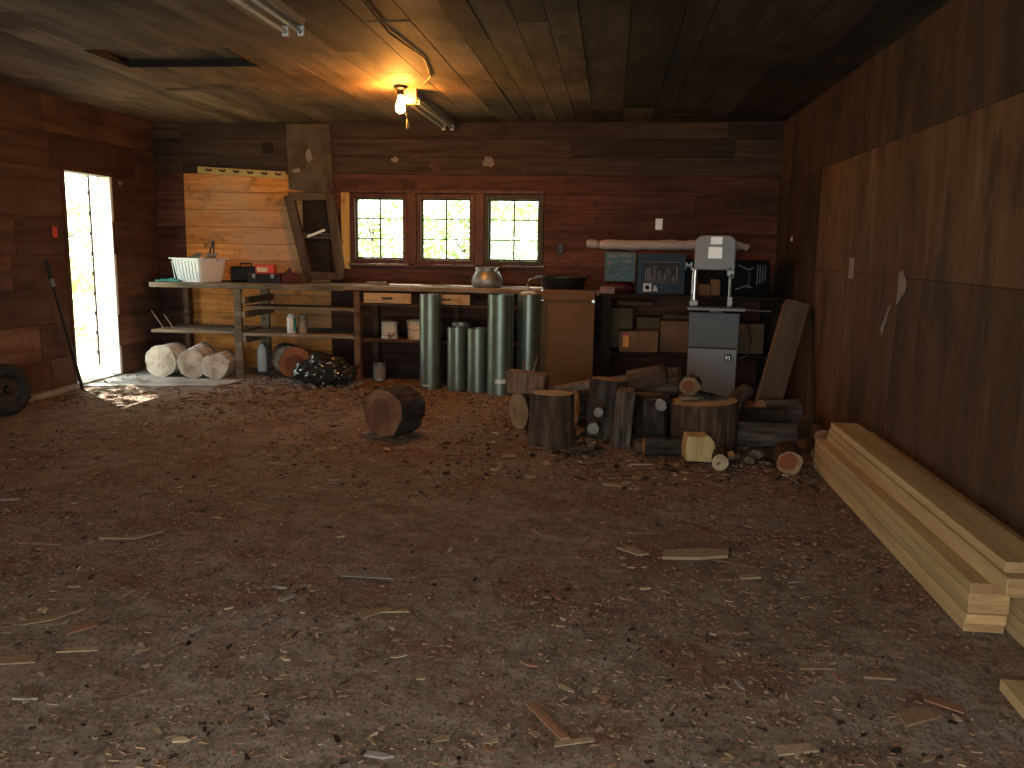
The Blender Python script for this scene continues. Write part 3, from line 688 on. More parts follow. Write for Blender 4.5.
mb = MB(); mb.prism([(-.10, 0), (.10, 0), (.10, .05), (0, .135), (-.10, .07)], -.06, .06, Matrix.Rotation(R(90), 4, 'X')).build('body', M['dark_red'], e, bevel=.008)
MB().lathe([(0, .13), (.016, .13), (.016, .15), (.012, .152), (0, .152)], 12).build('cap', M['black_plastic'], e, smooth=True)
# spray can, jar and bottle under the bench
e = empty('spray_can', (-3.19, 8.26, .465), .5, 'white spray can with teal stripe on middle bench shelf', 'can')
MB().lathe([(0, 0), (.041, 0), (.044, .004), (.044, .165), (.041, .172), (0, .172)], 24).build('body', M['tin_white'], e, smooth=True)
mb = MB()
for k in range(5):
    a0, a1 = R(-75 + k * 14), R(-75 + (k + 1) * 14)
    mb.prism([(.0445 * math.cos(a0), .0445 * math.sin(a0)), (.0455 * math.cos(a0), .0455 * math.sin(a0)), (.0455 * math.cos(a1), .0455 * math.sin(a1)), (.0445 * math.cos(a1), .0445 * math.sin(a1))], .02, .15)
mb.build('teal_stripe', M['tin_green'], e)
MB().lathe([(0, .172), (.030, .172), (.030, .19), (.020, .195), (0, .195)], 20).build('cap', M['tin_white'], e, smooth=True)
e = empty('glass_jar', (-3.09, 8.31, .465), 0, 'cloudy jar standing beside the white spray can', 'jar')
MB().lathe([(0, 0), (.045, 0), (.048, .006), (.048, .14), (.040, .155), (.037, .16), (0, .16)], 24).build('body', M['glass_jar'], e, smooth=True)
MB().lathe([(0, .16), (.041, .16), (.041, .178), (0, .178)], 24).build('lid', M['steel_dull'], e, smooth=True)
e = empty('plastic_bottle', (-3.66, 8.62, 0.01), 0, 'pale plastic bottle on floor behind the front bench post', 'bottle')
MB().lathe([(0, 0), (.048, 0), (.052, .01), (.052, .20), (.045, .24), (.022, .275), (.02, .29), (0, .29)], 24).build('body', M['tin_white'], e, smooth=True)
MB().lathe([(0, .29), (.024, .29), (.024, .32), (0, .32)], 16).build('cap', M['saw_grey'], e, smooth=True)
# two thin sticks leaning on the left lower shelf
for k, (x, d, lb) in enumerate(((-4.54, -.17, 'thin pale stick leaning on left lower shelf, nearer the wall'), (-4.43, -.15, 'thin pale stick leaning on left lower shelf, farther from the wall'))):
    tag(MB().tube([(x, 8.24, .476), (x + d, 8.32, .62 + .03 * (1 - k))], [.006, .005], 6).build('thin_stick', M['split_grey'], smooth=True), lb, 'stick')
# cans on the right shelf and floor
e = empty('paint_can', (-2.20, 8.36, .43), 0, 'cream paint can with dark drips on shelf under the left drawer', 'can')
MB().lathe([(0, 0), (.082, 0), (.084, .006), (.082, .012), (.080, .15), (.084, .156), (.084, .168), (.07, .168), (.068, .155), (0, .155)], 32).build('body', M['tin_cream'], e, smooth=True)
MB().tube([(-.084, 0, .14), (-.088, -.05, .07), (-.04, -.085, .035), (.04, -.085, .035), (.088, -.05, .07), (.084, 0, .14)], .003, 6).build('bail_handle', M['iron'], e, smooth=True)
e = empty('plastic_pail', (-1.93, 8.36, .43), 0, 'plain cream pail on shelf beside the paint can', 'pail')
MB().lathe([(0, 0), (.080, 0), (.088, .17), (.094, .172), (.094, .188), (.086, .188), (.078, .01), (0, .01)], 32).build('body', M['label_cream'], e, smooth=True)
MB().tube([(-.095, 0, .175), (-.1, -.04, .12), (0, -.105, .09), (.1, -.04, .12), (.095, 0, .175)], .003, 6).build('bail_handle', M['iron'], e, smooth=True)
e = empty('food_tin', (-2.30, 8.33, 0), 0, 'dull steel tin on the floor under the right bench shelf', 'can')
MB().lathe([(0, 0), (.062, 0), (.064, .004), (.061, .01), (.061, .08), (.063, .085), (.061, .09), (.061, .165), (.064, .172), (.058, .172), (.058, .02), (0, .02)], 32).build('body', M['steel_dull'], e, smooth=True)
MB().lathe([(.0615, .03), (.0625, .03), (.0625, .14), (.0615, .14)], 32).build('paper_label', M['paper'], e, smooth=True)

# kettle pot and basin on the bench
e = empty('galvanised_pot', (-1.215, 8.40, BZ + .004), 0, 'bulging grey galvanised pot on the workbench below the right window', 'pot')
MB().lathe([(0, 0), (.135, 0), (.150, .02), (.158, .055), (.150, .095), (.118, .150), (.108, .160), (.108, .185), (.114, .190), (.114, .196), (.103, .196), (.103, .16), (.14, .09), (.14, .03), (0, .012)], 40).build('body', M['steel_dull'], e, smooth=True)
for s in (-1, 1):
    MB().box(s * .09 - .022, s * .09 + .022, -.075, -.062, .158, .192).build('ear', M['steel'], e, bevel=.004)
e = empty('black_basin', (-.46, 8.36, BZ + .004), 0, 'wide black basin on the bench behind the cardboard box', 'basin')
MB().lathe([(0, 0), (.185, 0), (.20, .012), (.225, .105), (.262, .112), (.262, .122), (.215, .122), (.19, .02), (0, .012)], 48, sy=.82).build('body', M['black_plastic'], e, smooth=True)
o = MB().tube([(-.34, -.03, .07), (-.325, -.03, .09), (-.29, -.02, .098), (-.20, .0, .126)], .008, 8).build('bent_rod', M['steel_dull'], smooth=True, loc=(-.46, 8.36, BZ + .004))
tag(o, 'pale bent rod hooked over left rim of the black basin', 'rod')
e = empty('bolt', (-.80, 8.27, BZ + .004), 0, 'small upright bolt on the bench left of the black basin', 'bolt')
MB().lathe([(0, 0), (.02, 0), (.02, .014), (0, .014)], 6).build('head', M['steel_dull'], e)
MB().lathe([(0, .014), (.010, .014), (.010, .05), (0, .05)], 12).build('shank', M['steel'], e, smooth=True)
# debris strewn on the bench near the left window: scrap pieces
for k, (x, y, a, lb) in enumerate(((-2.42, 8.66, .3, 'flat wood scrap on bench below the left window'), (-2.30, 8.38, -.5, 'short wood offcut on bench in front of the left window'))):
    tag(MB().prism([(-.1, -.03), (.08, -.04), (.11, .02), (-.06, .04)], 0, .022).build('wood_offcut', M['bench_wood'], loc=(x, y, BZ + .005), rot=(0, 0, a), bevel=.003), lb, 'wood scrap')

# stove pipes
def pipe(loc, r, h, label, seam, sticker=None, cap=False, crimp=True):
    e = empty('stove_pipe', loc, 0, label, 'pipe', 'galvanised stove pipes')
    prof = [(r, 0), (r, .02), (r + .004, .021), (r + .004, .030), (r, .031), (r, h - .06), (r + .004, h - .059), (r + .004, h - .048), (r, h - .047), (r, h), (r - .004, h), (r - .004, .0)]
    MB().lathe(prof, 48, close=True).build('pipe_wall', M['steel'], e, smooth=True)
    a = R(seam); c, s = math.cos(a), math.sin(a)
    MB().tube([(c * r, s * r, .002), (c * r, s * r, h - .002)], .0045, 8).build('seam', M['steel'], e, smooth=True)
    if sticker:
        z, w, hh, sa = sticker; mb = MB()
        for k in range(6):
            a0, a1 = R(sa + (k - 3) * w), R(sa + (k - 2) * w)
            q = r + .0012
            mb.prism([(r * math.cos(a0), r * math.sin(a0)), (q * math.cos(a0), q * math.sin(a0)), (q * math.cos(a1), q * math.sin(a1)), (r * math.cos(a1), r * math.sin(a1))], z, z + hh)
        mb.build('sticker', M['white_plate'], e)
    if cap:
        MB().lathe([(0, h + .028), (.05, h + .027), (r * .78, h + .015), (r * .8, h - .03), (r * .77, h - .03), (r * .75, h + .01), (0, h + .02)], 40).build('end_cap', M['porcelain'], e, smooth=True)
    return e
pipe((-1.70, 7.99, 0), .105, .905, 'tall galvanised pipe at the left end of the pipe row', -60, (.02, 7, .022, -105))
pipe((-1.43, 7.93, 0), .095, .60, 'short galvanised pipe second from left, with a lidded tin behind its top', -95)
pipe((-1.225, 7.88, 0), .10, .60, 'short galvanised pipe in the middle of the pipe row', -110)
pipe((-1.00, 7.80, 0), .120, .925, 'tall wide galvanised pipe with a white sticker near its foot', -40, (.11, 8, .04, -80))
pipe((-.755, 7.98, 0), .108, .92, 'tall galvanised pipe beside the cardboard box, with a cream cap', -100, None, True)
e = empty('lidded_tin', (-1.46, 8.34, .43), 0, 'lidded metal tin on the shelf behind the second pipe', 'tin')
MB().lathe([(0, 0), (.10, 0), (.10, .17), (0, .17)], 32).build('body', M['steel_dull'], e, smooth=True)
MB().lathe([(.0, .195), (.09, .192), (.106, .186), (.106, .165), (.101, .165)], 32).build('lid', M['steel'], e, smooth=True)

# tall cardboard box
e = empty('cardboard_box', (-.415, 8.045, 0), -.03, 'tall brown cardboard box standing against the bench', 'box')
MB().box(-.275, .275, -.05, .05, 0, .87, .5).build('body', M['cardboard'], e, bevel=.004)
MB().box(-.277, .277, -.056, .052, .874, .968, .65).build('lid', M['cardboard'], e, bevel=.004)
MB().box(-.272, .272, -.052, -.0495, .850, .873, .0).build('flap_fold', M['carton'], e)
for x, z in ((-.22, .962), (-.22, .868), (.262, .875), (.262, .862)): MB().box(x - .012, x + .012, -.0575, -.055, z - .003, z + .003).build('staple', M['chrome'], e)

# ------------------------------------------------------------------ storage bench goods
SZ = .935
e = empty('teal_box', (.085, 8.42, SZ + .11), 0, 'teal printed box left of the dark blue box', 'box')
MB().box(-.145, .145, -.09, .09, 0, .28).build('body', M['teal_box'], e, bevel=.003)
for (x0, x1, z0, z1) in ((-.12, -.04, .225, .255), (.0, .11, .235, .262), (.02, .10, .185, .21), (-.12, -.085, .15, .20)):
    MB().box(x0, x1, -.0915, -.09, z0, z1).build('print_mark', M['print_grey'], e)
e = empty('burlap_bundle', (.07, 8.44, SZ), 0, 'dark red brown bundle under the teal box', 'bundle')
mb = MB(); mb.lathe([(0, 0), (.10, 0), (.135, .03), (.14, .07), (.10, .105), (0, .109)], 24, sx=1.15, sy=.75).build('cloth', M['dark_red'], e, smooth=True)
MB().tube([(-.13, -.06, .05), (0, -.115, .055), (.13, -.06, .05)], .006).build('tie', M['carton'], e, smooth=True)
tag(MB().box(-.07, .07, -.05, .05, 0, .062).box(-.05, .05, -.03, .03, .062, .068).build('brick', M['pink_block'], loc=(-.03, 8.22, SZ), bevel=.006), 'dusty pink brick at left front corner of storage bench', 'brick')
e = empty('blue_box', (.475, 8.40, SZ), 0, 'dark blue printed box with a tool picture and white square logo', 'box')
MB().box(-.225, .225, -.12, .12, 0, .385).build('body', M['blue_box'], e, bevel=.003)
MB().box(-.165, .165, -.1216, -.12, .115, .30).build('picture', M['picture_dark'], e)
mb = MB(); rr = random.Random(5)
for k in range(16):
    x = -.15 + k * .0195; h = rr.uniform(.04, .15)
    mb.box(x, x + rr.uniform(.004, .012), -.1228, -.1216, .125, .125 + h)
mb.build('pictured_tool', M['print_grey'], e)
mb = MB(); mb.box(-.165, .165, -.1226, -.1216, .300, .304); mb.box(-.165, .165, -.1226, -.1216, .111, .115); mb.build('picture_border', M['print_grey'], e)
MB().box(-.165, -.085, -.1222, -.12, .02, .10).build('logo_square', M['print_white'], e)
lg = MB(); lg.lathe([(0, -.0012), (.020, -.0012), (.020, 0), (0, 0)], 8, T(-.125, -.1222, .06) @ Matrix.Rotation(R(90), 4, 'X')).build('logo_mark', M['blue_box'], e)
text_mesh('&', .075, M['print_white'], 'lettering', e, (-.05, -.1212, .05), (R(90), 0, 0))
e = empty('black_box', (1.10, 8.44, SZ), 0, 'long black printed box behind the bandsaw, with white lettering and a stand picture', 'box')
MB().box(-.395, .395, -.10, .10, 0, .335).build('body', M['print_black'], e, bevel=.003)
text_mesh('M', .105, M['tin_white'], 'lettering', e, (-.365, -.101, .265), (R(90), 0, 0))
mb = MB(); y = -.1012
for a, b, w in (((.10, .285), (.20, .245), .012), ((.20, .245), (.245, .265), .012), ((.205, .24), (.205, .10), .020), ((.205, .10), (.08, .055), .012), ((.19, .085), (.235, .075), .012)):
    mb.bar((a[0], y, a[1]), (b[0], y, b[1]), .003, w, up=(0, 0, 1))
mb.build('pictured_stand', M['print_grey'], e)
mb = MB()
for k in range(4): mb.box(.275 + k * .024, .284 + k * .024, -.102, -.10, .105 + k * .012, .29)
mb.build('print_lines', M['print_grey'], e)
# rolled plastic sheet lying on the boxes
e = empty('plastic_roll', (0, 0, 0), 0, 'long whitish roll of plastic sheeting lying across the boxed tools', 'roll')
def lumpy(p0, p1, r, seed, n=22, seg=14):
    pts = []; rs = []
    for i in range(n + 1):
        t = i / n; p = Vector(p0).lerp(Vector(p1), t)
        p.z += .012 * noise.noise(Vector((t * 7, seed, 0))); pts.append(p)
        rs.append(r * (1 + .18 * noise.noise(Vector((t * 11, seed, 4)))) * (1 if .02 < t < .98 else .75))
    return pts, rs
RZ = SZ + .385 + .05
pts, rs = lumpy((-.12, 8.40, RZ + .025), (1.24, 8.42, RZ + .03), .048, 3)
MB().tube(pts, rs, 16).build('sheet', M['roll_sheet'], e, smooth=True)
pts, rs = lumpy((-.245, 8.40, RZ + .035), (-.125, 8.40, RZ + .025), .040, 8, 8)
MB().tube(pts, rs, 14).build('twisted_end', M['roll_sheet'], e, smooth=True)
pts, rs = lumpy((1.235, 8.42, RZ + .03), (1.30, 8.42, RZ + .01), .035, 6, 5)
MB().tube(pts, rs, 12).build('loose_end', M['roll_sheet'], e, smooth=True)

# cartons on the lower shelf of the storage bench
def carton(loc, w, d, h, label, tone=.5, rz=0, m='carton'):
    e = empty('carton', loc, rz, label, 'box')
    MB().box(-w / 2, w / 2, -d / 2, d / 2, 0, h, tone).build('body', M[m], e, bevel=.004)
    MB().box(-.02, .02, -d / 2 - .0012, -d / 2, .002, h - .002, tone * .6).build('tape', M['carton'], e)
    return e
c = carton((.285, 8.30, .38), .37, .2, .20, 'carton with orange and red sticker on the lower shelf of the storage bench', .75)
MB().box(-.15, -.095, -.1014, -.10, .045, .155).build('orange_sticker', M['print_orange'], c)
MB().box(-.155, -.10, -.1014, -.10, .156, .178).build('red_sticker', M['print_red'], c)
carton((.66, 8.42, .38), .34, .3, .30, 'plain carton on lower shelf, between stickered carton and bandsaw', .55)
carton((.10, 8.62, .38), .26, .2, .40, 'tall dim carton at back of lower shelf behind stickered carton', .25)
carton((.45, 8.66, .38), .36, .25, .31, 'wide dim carton at back of the lower shelf', .15)
carton((1.30, 8.45, .38), .34, .3, .29, 'carton on lower shelf right of the bandsaw', .45)
for k, (x0, x1, z, lb) in enumerate(((.08, .42, .715, 'narrow tan tube lying on the cartons left of centre'), (.52, .92, .71, 'narrow tan tube lying on the cartons next to bandsaw'))):
    e = empty('paper_tube', (0, 0, 0), 0, lb, 'tube')
    MB().tube([(x0, 8.42 if k else 8.62, z + (0 if k else .105)), (x1, 8.42 if k else 8.62, z + (0 if k else .10))], .028, 16).build('tube', M['beam'], e, smooth=True)
carton((.985, 8.27, SZ), .085, .1, .15, 'upright tan carton seen through the bandsaw throat, right one', .9, m='cardboard')
carton((.885, 8.27, SZ), .10, .1, .10, 'small tan carton seen through the bandsaw throat, left one', .5, m='carton')

# ------------------------------------------------------------------ BANDSAW
bs = empty('bandsaw', (.965, 7.93, 0), R(-7), 'grey floor standing bandsaw with two white stickers on its upper wheel cover', 'bandsaw')
MB().box(-.235, .205, -.06, .17, 0, .47).build('lower_cabinet', M['saw_light'], bs, bevel=.008)
MB().box(-.24, .212, -.065, .175, .475, .80).build('motor_housing', M['saw_dark'], bs, bevel=.008)
MB().box(-.26, .26, -.13, .17, .825, .85).box(-.06, .06, -.05, .12, .80, .825).build('saw_table', M['saw_dark'], bs, bevel=.003)
MB().box(-.25, .25, -.145, -.13, .822, .84).build('fence_rail', M['saw_grey'], bs, bevel=.002)
MB().tube([(.25, -.135, .835), (.47, -.10, .828)], .007).build('guide_bar', M['steel_dull'], bs, smooth=True)
MB().tube([(-.205, .06, .85), (-.205, .06, 1.19)], .032, 24).build('column', M['chrome'], bs, smooth=True)
MB().box(-.245, -.165, .015, .105, .85, .90).build('column_foot', M['steel_dull'], bs, bevel=.006)
MB().tube([(.115, .0, .90), (.115, .0, 1.18)], .009).box(.095, .135, -.015, .015, .86, .94).box(.08, .14, -.02, .03, 1.13, 1.18).build('guide_post', M['steel_dull'], bs, smooth=False)
MB().box(.098, .106, .012, .014, .85, 1.18).build('saw_blade', M['steel'], bs)
# rounded wheel cover
pl = [(-.215, 0), (.145, 0), (.145, .20)]
for k in range(7):
    a = R(k * 15); pl.append((.145 - .075 + .075 * math.cos(a), .235 + .075 * math.sin(a)))
for k in range(7):
    a = R(90 + k * 15); pl.append((-.215 + .075 + .075 * math.cos(a), .235 + .075 * math.sin(a)))
MB().prism(pl, -.17, .08, T(0, 0, 1.18) @ Matrix.Rotation(R(90), 4, 'X')).build('wheel_cover', M['saw_grey'], bs, bevel=.012)
mb = MB(); mb.box(-.078, .022, -.085, -.080, 1.41, 1.476); mb.build('warning_sticker', M['sticker'], bs)
mb = MB(); mb.box(-.095, .025, -.085, -.080, 1.285, 1.385); mb.build('warning_sticker', M['sticker'], bs)
MB().tube([(.12, .0, 1.13), (.12, -.045, 1.13)], .022, 12).tube([(.10, -.075, 1.20), (.10, -.095, 1.20)], .012, 10).build('knob', M['black_plastic'], bs, smooth=True)
mb = MB(); mb.box(.095, .155, -.072, -.06, .36, .425); mb.build('switch_plate', M['black_plastic'], bs, bevel=.003)
mb = MB(); mb.box(.106, .116, -.082, -.072, .37, .415); mb.box(.134, .144, -.082, -.072, .37, .415); mb.box(.116, .134, -.082, -.072, .388, .398); mb.build('latch', M['chrome'], bs, bevel=.002)
MB().tube([(.21, .1, .72), (.30, .1, .68), (.325, .1, .52), (.30, .1, .40), (.205, .1, .36)], .008).build('power_cord', M['black_plastic'], bs, smooth=True)

# ------------------------------------------------------------------ leaning beam right of the saw
b0, b1 = Vector((1.25, 6.86, .0)), Vector((1.525, 7.22, .92))
ax = (b1 - b0).normalized()
e = empty('leaning_beam', (0, 0, 0), 0, 'thick brown timber beam leaning into the right back corner', 'beam', None, axis_m((1.25, 6.86, .03), ax, R(38)))
MB().box(-.095, .095, -.065, .065, 0, 1.0, .5).build('timber', M['beam'], e, bevel=.006)
MB().box(-.092, .092, -.062, .062, 1.0005, 1.004, .9).build('sawn_end', M['end_tan'], e)

# ------------------------------------------------------------------ LOGS
def outline(r, seed, n=28, rough=.07, sx=1, sy=1):
    out = []
    for k in range(n):
        a = 2 * math.pi * k / n
        q = r * (1 + rough * 1.6 * noise.noise(Vector((math.cos(a) * 1.3, math.sin(a) * 1.3, seed))) + rough * .5 * noise.noise(Vector((math.cos(a) * 5, math.sin(a) * 5, seed + 9))))
        out.append((q * math.cos(a) * sx, q * math.sin(a) * sy))
    return out
def log(name, loc, ax, L, r, label, bark='bark_brown', end='end_tan', seed=1, spin=0, rough=.07, heart=None, taper=.95, cat='log', group=None, sx=1, sy=1, tilt=0):
    """A log round: bark sleeve plus two cut faces; local z runs along the log from its base."""
    e = empty(name, loc, 0, label, cat, group, axis_m(loc, ax, spin))
    o = outline(r, seed, 44, rough, sx, sy); mb = MB(); n = len(o); rings = []
    K = 5
    for j in range(K + 1):
        t = j / K; s = 1 + (taper - 1) * t
        ring = []
        for k, (x, y) in enumerate(o):
            w = 1 + .05 * noise.noise(Vector((x * 20, y * 20, t * 3 + seed))) + .035 * noise.noise(Vector((x * 60, y * 60, t * 5 + seed)))
            zt = L * t + (tilt * x if j == K else 0)
            ring.append(mb.bm.verts.new((x * s * w, y * s * w, zt)))
        rings.append(ring)
    for a, b in zip(rings, rings[1:]):
        for k in range(n): mb.bm.faces.new((a[k], a[(k + 1) % n], b[(k + 1) % n], b[k]))
    b0_ = [mb.bm.verts.new((v.co.x * .955, v.co.y * .955, v.co.z - .0)) for v in rings[0]]
    b1_ = [mb.bm.verts.new((v.co.x * .955, v.co.y * .955, v.co.z + .0)) for v in rings[-1]]
    for k in range(n):
        mb.bm.faces.new((rings[0][(k + 1) % n], rings[0][k], b0_[k], b0_[(k + 1) % n])); mb.bm.faces.new((rings[-1][k], rings[-1][(k + 1) % n], b1_[(k + 1) % n], b1_[k]))
    p0 = [v.co.copy() for v in b0_]; p1 = [v.co.copy() for v in b1_]
    mb.build('bark', M[bark], e, smooth=True)
    for pp, zz, d in ((p0, 0, -1), (p1, L, 1)):
        c = MB(); cv = c.bm.verts.new((0, 0, d * .004)); mid = []; outv = []
        for p in pp:
            mid.append(c.bm.verts.new((p.x * .55, p.y * .55, (p.z - zz) * .55 + d * (.004 + .003 * noise.noise(p * 30))))); outv.append(c.bm.verts.new((p.x, p.y, p.z - zz)))
        for k in range(n):
            k2 = (k + 1) % n
            c.bm.faces.new((cv, mid[k], mid[k2])); c.bm.faces.new((mid[k], outv[k], outv[k2], mid[k2]))
        f = c.build('cut_face', M[end], e, loc=(0, 0, zz))
        if heart:
            hp = outline(r * heart[1], seed + 3, 20, .15, sx, sy)
            MB().prism([(x + r * heart[2], y + r * heart[3]) for x, y in hp], min(d * .004, d * .009), max(d * .004, d * .009)).build('heartwood', M[heart[0]], f)
    return e
def chunk(name, loc, ax, L, r, label, a0, a1, bark='bark_brown', wood='split_grey', seed=1, spin=0, cat='firewood', taper=.9, off=0):
    """Split firewood: a wedge of a round, bark on its back and raw wood on the split faces and ends."""
    e = empty(name, loc, 0, label, cat, 'split firewood pieces', axis_m(loc, ax, spin))
    n = 10; arc = []
    for k in range(n + 1):
        a = R(a0 + (a1 - a0) * k / n); q = r * (1 + .1 * noise.noise(Vector((k * .5, seed, 0)))); arc.append((q * math.cos(a) - off, q * math.sin(a)))
    K = 6
    def sec(t):
        s = 1 + (taper - 1) * t
        return [(x * s * (1 + .05 * noise.noise(Vector((x * 30, y * 30, t * 4 + seed)))), y * s * (1 + .05 * noise.noise(Vector((y * 30, x * 30, t * 4)))), L * t) for x, y in arc], (r * .10 * noise.noise(Vector((t * 3, seed, 5))) - off, r * .12 * noise.noise(Vector((t * 3, seed, 8))), L * t)
    mb = MB(); R_ = [[mb.bm.verts.new(p) for p in sec(j / K)[0]] for j in range(K + 1)]
    for a, b in zip(R_, R_[1:]):
        for k in range(n): mb.bm.faces.new((a[k], a[k + 1], b[k + 1], b[k]))
    o = mb.build('bark', M[bark], e, smooth=True); md = o.modifiers.new('s', 'SOLIDIFY'); md.thickness = .008; md.offset = 1
    mb = MB(); A = []; Bv = []; Cv = []
    for j in range(K + 1):
        s, c = sec(j / K); A.append(mb.bm.verts.new(s[0])); Bv.append(mb.bm.verts.new(s[-1])); Cv.append(mb.bm.verts.new(c))
    for j in range(K):
        mb.bm.faces.new((A[j], A[j + 1], Cv[j + 1], Cv[j])); mb.bm.faces.new((Cv[j], Cv[j + 1], Bv[j + 1], Bv[j]))
    mb.build('split_face', M[wood], e)
    for j in (0, K):
        s, c = sec(j / K); mb = MB(); vv = [mb.bm.verts.new(p) for p in s]; cv = mb.bm.verts.new(c)
        for k in range(n): mb.bm.faces.new((cv, vv[k], vv[k + 1]))
        mb.build('cut_end', M[wood], e)
    return e

G1 = 'birch rounds under the bench'
log('log_round', (-4.50, 8.06, .163), (.0, 1, 0), .33, .165, 'pale birch log round lying end-on at far left under the bench', 'bark_birch', 'end_pale', 1, group=G1)
log('log_round', (-4.145, 8.02, .150), (-.12, .95, .10), .36, .148, 'white barked birch round between two end-on rounds, lying askew', 'bark_birch', 'end_pale', 2, group=G1)
log('log_round', (-3.905, 8.02, .135), (-.05, 1, 0), .30, .138, 'pale birch round with ragged edge beside the bench post', 'bark_birch', 'end_pale', 7, rough=.16, group=G1)
log('log_round', (-3.12, 8.16, .175), (-.55, .7, .05), .30, .165, 'grey log round with brown core behind the black bag', 'bark_grey', 'end_rust', 4, heart=('heart_brown', .55, .1, 0))

# black bag
mb = MB(); bmesh.ops.create_icosphere(mb.bm, subdivisions=5, radius=1)
for v in mb.bm.verts:
    p = v.co.copy()
    k = 1 + .22 * noise.noise(p * 2.1) + .13 * abs(noise.noise(p * 5.3)) + .06 * noise.noise(p * 12)
    q = Vector((p.x * .29 * k, p.y * .20 * k, p.z * .145 * k))
    q.z += .04 * math.exp(-((p.x + .05) ** 2) * 6) * max(0, p.z); q.x += .05 * max(0, -p.z)
    q.z = max(q.z, -.125); v.co = q
o = mb.build('bin_bag', M['bag'], smooth=True, loc=(-2.76, 7.98, .122)); tag(o, 'crumpled shiny black bin bag on floor under the bench', 'bag')

# lone foreground round
log('log_round', (-1.59, 5.84, .172), (.50, .86, -.02), .25, .188, 'lone log round lying on the open floor in front of the pipes', 'bark_dark', 'end_rust', 11, heart=('heart_brown', .5, .1, .05), rough=.09)

# the wood pile
log('chopping_stump', (-.38, 5.86, -.01), (0, .02, 1), .365, .165, 'upright stump at the left front of the wood pile', 'bark_brown', 'end_stump', 21, rough=.05, taper=.92, cat='stump')
log('log_round', (-.66, 6.28, .135), (.75, .6, .02), .30, .145, 'tan faced round lying behind the left front stump', 'bark_dark', 'end_tan', 22)
tag(MB().prism([(-.13, 0), (.15, .02), (.16, .16), (-.15, .17)], -.07, .07, Matrix.Rotation(R(90), 4, 'X')).build('wood_block', M['split_brown'], loc=(-.60, 6.25, .275), rot=(0, .03, -.2), bevel=.01), 'square dark wood block sitting on the round beside the cardboard box', 'block')
for k, dx in enumerate((-.03, .05)):
    tag(MB().tube([(dx, 0, 0), (dx + .01 + k * .02, 0, .09 + .03 * k)], .008, 6).build('splinter', M['split_brown'], loc=(-.60, 6.25, .44), smooth=True), ('short splinter standing on the square dark block, left one', 'longer splinter standing on the square dark block, right one')[k], 'splinter')
o = MB().prism([(-.30, -.05), (.28, -.06), (.31, .03), (.05, .07), (-.28, .05)], -.018, .018).build('wood_slab', M['split_grey'], loc=(-.14, 6.3, .352), rot=(.1, -.16, .2), bevel=.004)
tag(o, 'pale topped slab lying across the pile in front of the cardboard box', 'slab')
log('log_round', (.00, 6.22, -.01), (.05, .05, 1), .42, .155, 'tall dark stump behind the grey split log', 'bark_dark', 'end_tan', 23, cat='stump', rough=.1)
log('log_round', (-.24, 6.54, .14), (.9, .25, .0), .30, .14, 'dark log lying under the pale topped slab', 'bark_dark', 'end_tan', 24)
log('branch_piece', (-.055, 6.00, .20), (.15, .9, .1),   .2, .036, 'small branch end with pale face, upper one beside the grey split log', 'bark_grey', 'end_branch', 25, cat='branch')
log('branch_piece', (-.09, 5.98, .085), (.1, .9, .0),   .2, .042, 'small branch end with pale face, lower one beside the grey split log', 'bark_grey', 'end_branch', 26, cat='branch')
chunk('firewood', (.16, 5.88, -.01), (.07, -.02, 1), .40, .12, 'grey split log standing upright at front of the wood pile', 200, 380, 'bark_grey', 'split_grey', 31, spin=R(180))
chunk('firewood', (.17, 6.24, .36), (.75, -.1, .22), .28, .11, 'brown split log tilted on top of the pile left of centre', 20, 200, 'bark_brown', 'split_brown', 32)
log('log_round', (.28, 6.55, .33), (.9, -.25, .12), .28, .12, 'grey log lying on top at the back of the pile', 'bark_grey', 'end_tan', 33)
log('log_round', (.32, 6.30, -.01), (.02, .05, 1), .30, .15, 'dark stump behind the grey split log and the big stump', 'bark_dark', 'end_tan', 34, cat='stump')
log('log_round', (.05, 6.75, .14), (.95, .1, .0), .5, .15, 'long dark log at the back of the pile on the floor', 'bark_dark', 'end_tan', 38)
chunk('firewood', (.335, 5.93, -.01), (-.08, .1, 1), .33, .095, 'dark split log leaning on left side of the big stump', 190, 370, 'bark_dark', 'split_grey', 35, spin=R(170))
log('branch_piece', (.37, 5.84, .30), (.2, .9, .1), .16, .042, 'short branch with whitish end poking out beside the big stump', 'bark_grey', 'end_branch', 36, cat='branch', rough=.2)
log('log_round', (.255, 5.62, .055), (.95, .12, .0), .30, .062, 'low dark log on floor in front of the dark split log', 'bark_dark', 'end_tan', 37)
chunk('firewood', (.20, 5.72, .02), (.9, -.1, .0), .18, .06, 'small reddish split piece in front of grey split log', 20, 190, 'bark_brown', 'split_brown', 39)
log('chopping_stump', (.66, 5.86, -.01), (.0, .02, 1), .345, .222, 'biggest stump at front of the pile with rough pale top', 'bark_brown', 'end_stump', 41, rough=.10, taper=1.02, cat='stump', tilt=-.06, spin=.4)
mb = MB(); bpl = [(-.105, -.005), (.085, -.015), (.115, .02), (.185, .075), (.17, .085), (.105, .09), (.10, .135), (.055, .185), (-.01, .178), (-.10, .182), (-.112, .09)]
mb.prism(bpl, -.075, .075, Matrix.Rotation(R(90), 4, 'X'))
for v in mb.bm.verts: v.co = v.co * .88 + Vector((.010 * noise.noise(v.co * 14), .014 * noise.noise(v.co * 11 + Vector((3, 0, 0))), .010 * noise.noise(v.co * 13 + Vector((0, 5, 0)))))
e = empty('firewood', (.605, 5.52, .015), .12, 'bright yellow split block leaning on the front of the big stump', 'firewood', 'split firewood pieces')
mb.build('split_face', M['split_yellow'], e, bevel=.006)
